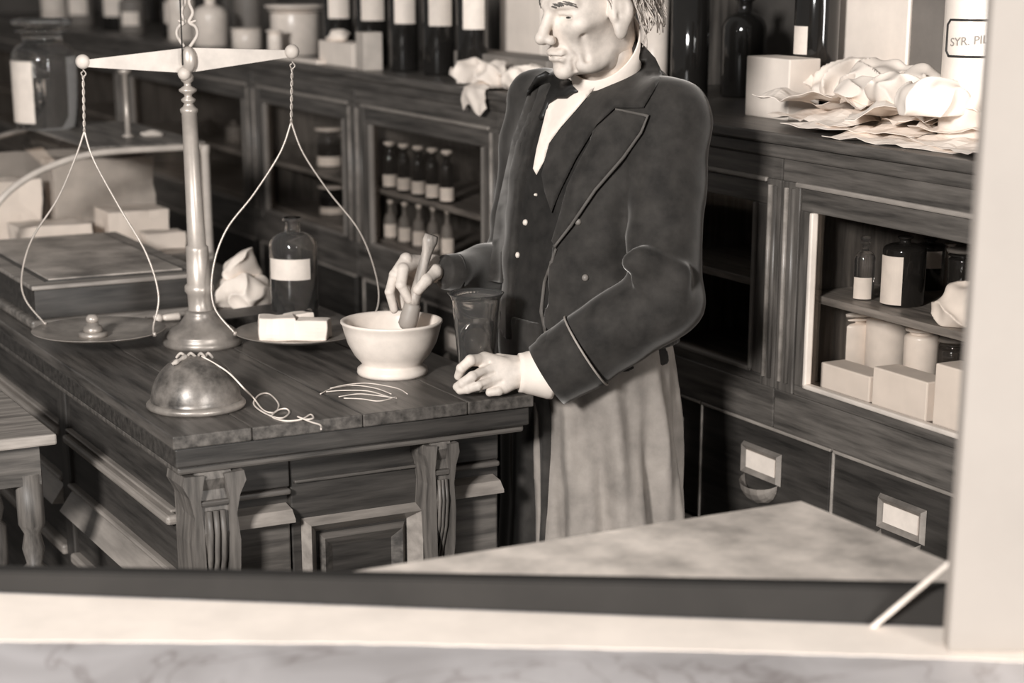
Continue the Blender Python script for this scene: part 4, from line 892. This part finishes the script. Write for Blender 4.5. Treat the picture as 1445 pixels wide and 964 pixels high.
# ---- waistcoat, coat, skirt
f = Field((Cc.x - .26, Cc.y - .26, .80), (Cc.x + .26, Cc.y + .26, 1.47), .008)
tb, xl, yf, zz_ = torso(f, -.003); f.v = np.maximum(np.maximum(tb, .9 - zz_), zz_ - 1.455).astype(np.float32); vv, vf = f.mesh()
mk('waistcoat', (vv, vf), VEST, man, True, True)
f = Field((Cc.x - .48, Cc.y - .46, .74), (Cc.x + .34, Cc.y + .42, 1.54), .0075)
tb, xl, yf, zz_ = torso(f, .012); f.v = np.maximum(np.maximum(tb, .945 - zz_), zz_ - 1.462).astype(np.float32)
f.add(f.cap(shL, elL, .080, .066), .014); f.add(f.cap(shR, elR, .078, .062), .035)
xe = np.interp(zz_, [.8, 1.02, 1.17, 1.25, 1.36, 1.42, 1.47], [.072, .066, .062, .075, .105, .075, .060]); xr = np.interp(zz_, [.8, 1.1, 1.3, 1.42, 1.47], [-.060, -.052, -.058, -.050, -.050])
wedge = np.maximum(np.maximum(xl - xe, xr - xl), .01 - yf).astype(np.float32); f.sub(wedge, .006)
f.add(f.cap(elL, wrL.lerp(elL, .16), .074, .064), .012); f.add(f.cap(elR, wrR.lerp(elR, .10), .058, .040), .02)
f.sub(f.cap(W(912, 205, 3.60), W(893, 372, 3.56), .010, .008), .010)
# sleeve folds at the elbow
for a, b, r in (((893, 372), (958, 405), .016), ((905, 362), (962, 385), .013), ((900, 398), (950, 430), .014)):
    f.add(f.cap(W(a[0], a[1], 3.575), W(b[0], b[1], 3.575), r, r*1.2), .02)
f.sub(f.cap(W(890, 392, 3.55), W(952, 418, 3.55), .007, .008), .012)
sl = (f.P - np.array(elL)) ; f.v = f.v + (.0058*noise3(f.P, 26, 5, 3)).astype(np.float32)
f.sub((f.ell(ML(0, -.01, 1.49), (.066, .066, .05))), .01)
cv, cf = f.mesh(); coat = mk('coat', (cv, cf), VELVET, man, True, True)
# cuff turned back on the left sleeve
def cone(a, b, ra, rb, seg=32, cap=True, bm=None):
    a, b = Vector(a), Vector(b); n = 6; return tube([a.lerp(b, i/n) for i in range(n + 1)], [ra + (rb - ra)*i/n for i in range(n + 1)], seg, bm)
ce = wrL.lerp(elL, .33)
mk('cuff', cone(wrL, ce, .064, .074), VELVET, coat, True, True)
ringp = []; axn = (elL - wrL).normalized(); e1 = axn.orthogonal().normalized(); e2 = axn.cross(e1); cc = wrL.lerp(elL, .335)
mk('cuff_piping', tube([cc + (e1*math.cos(t) + e2*math.sin(t))*.0755 for t in np.linspace(0, 2*math.pi, 40)], .0022, 6), mat('pale_piping', .62, .6, .1), coat, True, True)
sc0, sc1 = W(732, 526, 3.625), wrL + axn*.01
pts = [sc0.lerp(sc1, i/8) for i in range(9)]; mk('shirt_cuff', tube(pts, [.037, .038, .0405, .042, .044, .046, .048, .05, .05], 28), CLOTHW, man, True, True)
mk('sleeve_end', cone(wrR.lerp(X(612, 380, .045), .35), wrR.lerp(elR, .1), .034, .038, 24), VELVET, man, True, True)
f = Field((Cc.x - .27, Cc.y - .27, .16), (Cc.x + .27, Cc.y + .27, 1.0), .0085)
tb, xl, yf, zz_ = torso(f, -.002); an = np.arctan2(yf, xl); amp = .010*np.clip((.97 - zz_)/.25, 0, 1)
f.v = np.maximum(np.maximum(tb + amp*np.sin(an*11 + 2.2*np.sin(zz_*4)) + .5*amp*np.sin(an*23 + 1), .18 - zz_), zz_ - .965).astype(np.float32); sv, sf = f.mesh()
f2 = np.maximum(np.maximum(tb - .010 + .6*amp*np.sin(an*9), .18 - zz_), np.maximum(zz_ - .985, np.maximum(xl - .035, .0 - yf))).astype(np.float32)
f.v = f2; dv, df = f.mesh(); mk('dark_front', (dv, df), VELVET, coat, True, True)  # darker sheet over the right front of the skirt
mk('coat_skirt', (sv, sf), SKIRT, man, True, True)['label'] = 'lighter grey skirt of the coat'
# ---- pieces laid on the figure
allV = [tuple(v) for v in vv]; allF = [tuple(map(int, q)) for q in vf]
def merge(parts):
    V_, F_ = [], []
    for v_, f_ in parts:
        o_ = len(V_); V_ += [tuple(map(float, p)) for p in v_]; F_ += [tuple(int(i) + o_ for i in q) for q in f_]
    return BVHTree.FromPolygons(V_, F_)
bvh_in = merge([(vv, vf), (bv, bf_), (hw, hf_)]); bvh_out = merge([(cv, cf), (vv, vf)])
def inside(p, poly):
    r = False; n = len(poly); x, y = p
    for i in range(n):
        (x0, y0), (x1, y1) = poly[i], poly[(i + 1) % n]
        if (y0 > y) != (y1 > y) and x < (x1 - x0)*(y - y0)/(y1 - y0) + x0: r = not r
    return r
def panel(name, poly, bvh, off, thick, m, parent, step=5.0, bulge=0.0, smooth_n=2):
    bd = []
    for (x0, y0), (x1, y1) in zip(poly, poly[1:] + poly[:1]):
        n = max(1, int(math.hypot(x1 - x0, y1 - y0)/step))
        for k in range(n): bd.append((x0 + (x1 - x0)*k/n, y0 + (y1 - y0)*k/n))
    xs, ys = [p[0] for p in bd], [p[1] for p in bd]; pts = list(bd)
    y = min(ys) + step*.5
    while y < max(ys):
        x = min(xs) + step*.5
        while x < max(xs):
            if inside((x, y), bd) and min((x - q[0])**2 + (y - q[1])**2 for q in bd) > (step*.55)**2: pts.append((x, y))
            x += step
        y += step
    n = len(bd); res = delaunay_2d_cdt([Vector(p) for p in pts], [(i, (i + 1) % n) for i in range(n)], [], 1, 1e-4); P2, T = res[0], res[2]
    o = Vector((0, 0, CAMH)); dep = []; nb = {i: set() for i in range(len(P2))}
    for t in T:
        for a in t: nb[a].update(x for x in t if x != a)
    for p in P2:
        r = ray(p.x, p.y).normalized(); h = bvh.ray_cast(o, r)
        if h[0] is None or h[3] > 4.2: dep.append(None)
        else: dep.append(h[3] - off)
    ok = [d for d in dep if d is not None]; md = sorted(ok)[len(ok)//2]; dep = [md if d is None else d for d in dep]
    for _ in range(smooth_n):
        dep = [.4*d + .6*min(sum(dep[j] for j in nb[i])/max(1, len(nb[i])), d + .006) if nb[i] else d for i, d in enumerate(dep)]
    ed = [min(math.hypot(p.x - q[0], p.y - q[1]) for q in bd) for p in P2]; me_ = max(ed) or 1
    V_ = [o + ray(p.x, p.y).normalized()*(d - bulge*math.sqrt(e/me_)) for p, d, e in zip(P2, dep, ed)]; nv = len(V_)
    V_ += [o + ray(p.x, p.y).normalized()*(d + thick) for p, d in zip(P2, dep)]
    F_ = [tuple(t) for t in T] + [tuple(i + nv for i in t[::-1]) for t in T]; cnt = {}
    for t in T:
        for a, b in zip(t, list(t[1:]) + [t[0]]): cnt[(a, b)] = 1
    for (a, b) in cnt:
        if (b, a) not in cnt: F_.append((b, a, a + nv, b + nv))
    bm = bmesh.new(); vs = [bm.verts.new(v) for v in V_]
    for q in F_:
        try: bm.faces.new([vs[i] for i in q])
        except ValueError: pass
    bmesh.ops.recalc_face_normals(bm, faces=bm.faces[:])
    return mk(name, bm, m, parent, True, True)
panel('shirt_front', [(796, 118), (815, 119), (838, 114), (842, 118), (836, 128), (813, 155), (791, 180), (775, 202), (768, 227), (757, 247), (752, 238), (757, 210), (767, 171), (773, 146), (784, 130)], bvh_in, .006, .004, CLOTHW, man, 5)
bvh_s = merge([(vv, vf), (hw, hf_), (bv, bf_)])
cb = [(math.cos(t), math.sin(t)) for t in np.linspace(0, 2*math.pi, 40)]
tie = panel('bow_tie', [(770, 100), (783, 108), (791, 110), (804, 112), (821, 129), (809, 132), (800, 139), (786, 139), (776, 146), (768, 168), (752, 172), (738, 166), (744, 128), (756, 108)], bvh_s, .016, .010, BLACK, man, 4.5, .010, 6)
# stiff collar round the neck
n0, n1 = h2w((0, -.014, -.074)), ML(0, -.016, 1.415)
bm = bmesh.new(); ax = (n1 - n0).normalized(); e1 = (Fh - ax*Fh.dot(ax)).normalized(); e2 = ax.cross(e1); rg = []
for t, r in ((0, .068), (.5, .069), (1, .074), (1, .068), (0, .065)):
    rg.append([bm.verts.new(n0.lerp(n1, t) + (e1*math.cos(a)*1.02 + e2*math.sin(a))*r + ax*(.034*math.cos(a)*(1 - t))) for a in np.linspace(0, 2*math.pi, 41)[:-1]])
for a, b in zip(rg, rg[1:] + rg[:1]):
    for i in range(40): bm.faces.new((a[i], a[(i + 1) % 40], b[(i + 1) % 40], b[i]))
bmesh.ops.recalc_face_normals(bm, faces=bm.faces[:]); mk('collar', bm, CLOTHW, man, True, True)
panel('coat_collar', [(881, 57), (905, 60), (925, 82), (936, 105), (908, 152), (868, 152), (842, 176), (812, 225), (790, 270), (778, 300), (768, 270), (764, 246), (775, 204), (791, 182), (813, 157), (836, 130), (858, 101), (870, 84)], bvh_out, .012, .010, VELVET, coat, 6, .004, 3)
panel('lapel', [(868, 155), (915, 163), (905, 186), (880, 222), (840, 268), (806, 318), (783, 348), (778, 340), (790, 300), (800, 262), (818, 225), (842, 182)], bvh_out, .010, .008, VELVET, coat, 6, .003, 3)
panel('lapel_edge', [(868, 152.5), (916, 162), (906, 188), (881, 224), (841, 270), (807, 320), (783, 350), (781, 347), (804, 317), (838, 267), (878, 221), (903, 186), (912, 165), (868, 155.5)], bvh_out, .012, .003, mat('worn_velvet_edge', .34, .7, .1), coat, 5, 0, 2)
panel('coat_edge', [(783, 350), (786, 352), (770, 400), (766, 440), (772, 470), (768, 472), (761, 440), (766, 398)], bvh_out, .006, .004, mat('worn_velvet_edge', .40), coat, 5, 0, 2)
panel('coat_collar', [(766, 108), (748, 124), (722, 200), (700, 300), (688, 396), (712, 400), (722, 300), (742, 200), (752, 176)], bvh_out, .006, .008, VELVET, coat, 7, .003, 3)
def button(px, py, bvh, r, m, parent, name='button'):
    o = Vector((0, 0, CAMH)); rr = ray(px, py).normalized(); h = bvh.ray_cast(o, rr); p = h[0]; n = h[1] if h[1].dot(rr) < 0 else -h[1]
    bm = lathe([(0, -.002), (r*.9, -.002), (r, .001), (r*.85, .004), (r*.4, .0055), (0, .006)], 20); q = n.to_track_quat('Z', 'Y').to_matrix().to_4x4(); q.translation = p
    bm.transform(q); mk(name, bm, m, parent, True, True)
for x, y, r in ((742, 314, .0062), (731, 360, .0060), (722, 402, .0055), (757, 275, .003)): button(x, y, bvh_in, r, BUTTON if y != 402 else mat('dull_button', .5, .5), man, 'waistcoat_button')
for x, y in ((816, 313), (826, 392)): button(x, y, bvh_out, .0066, mat('dull_button', .5, .5), coat, 'coat_button')
# ---- hair and eyebrows
f = Field((-.11, -.14, -.10), (.11, .11, .15), .004)
d = f.ell((0, -.016, .042), (.079, .103, .092)) + (.003*noise3(f.P, 120, 9, 2)).astype(np.float32)
x, y, z = f.P[..., 0], f.P[..., 1], f.P[..., 2]
lim = np.maximum(y - np.interp(z, [-.1, .0, .03, .07, .12], [-.045, -.028, .012, .05, .06]), -.055 - z).astype(np.float32)
f.v = np.maximum(d, lim); f.sub(f.ell((0, .03, -.06), (.09, .07, .07)), .004)
hv2, hq2 = f.mesh(); hair = mk('hair', ([h2w(p) for p in hv2], hq2), HAIRM, man, True, True)
bm = bmesh.new(); rr_ = random.Random(4)
for i in range(170):
    s_ = -1 if rr_.random() < .75 else 1; a = rr_.uniform(1.75, 3.0); z0 = rr_.uniform(.0, .07)
    px_, py_ = .081*math.sin(a)*s_, .103*math.cos(a) - .014; ln = rr_.uniform(.04, .085); w_ = rr_.uniform(-.010, .012)
    P_ = [(px_, py_, z0), (px_*1.05, py_*1.03 + w_*.5, z0 - ln*.4), (px_*1.06 + rr_.uniform(-.004, .008)*s_, py_*1.02 + w_ - .006, z0 - ln*.75), (px_*1.02 + rr_.uniform(-.006, .01)*s_, py_ + w_*1.5 - .008, z0 - ln)]
    tube([h2w(q) for q in spline(P_, 4)], .0013, 5, bm)
for i in range(60):
    s_ = -1 if i % 4 else 1; y0 = rr_.uniform(-.02, .022); z0 = rr_.uniform(.015, .05); P_ = [(.075*s_, y0, z0), (.079*s_, y0 - .006, z0 - .012), (.0775*s_, y0 - .010, z0 - .028)]
    tube([h2w(q) for q in spline(P_, 3)], .0012, 5, bm)
mk('hair_strands', bm, HAIRM, hair, True, True)
for s_ in (-1, 1):
    bm = bmesh.new()
    for i in range(40):
        t = rr_.random(); x0 = s_*(.012 + .036*t); y0 = .0955 - .021*t - .002; z0 = .0145 + .004*math.sin(t*3) + rr_.uniform(-.003, .003)
        tube([h2w(q) for q in spline([(x0, y0, z0), (x0 + s_*.005, y0 + .002, z0 + .001), (x0 + s_*.011, y0 - .002, z0 - .002)], 3)], .0009, 4, bm)
    mk('eyebrow', bm, mat('brow_hair', .36, .6, .2, 60), hair, True, True)

for s_ in (-1, 1):
    bm = bmesh.new(); bmesh.ops.create_uvsphere(bm, u_segments=16, v_segments=10, radius=1)
    for v in bm.verts: v.co = h2w((s_*.032 + v.co.x*.0098, .0645 + v.co.y*.0125, -.0078 + v.co.z*.0030))
    mk('eye', bm, mat('dark_eye', .14, .2, .1), man, True, True)
bpy.context.view_layer.update()
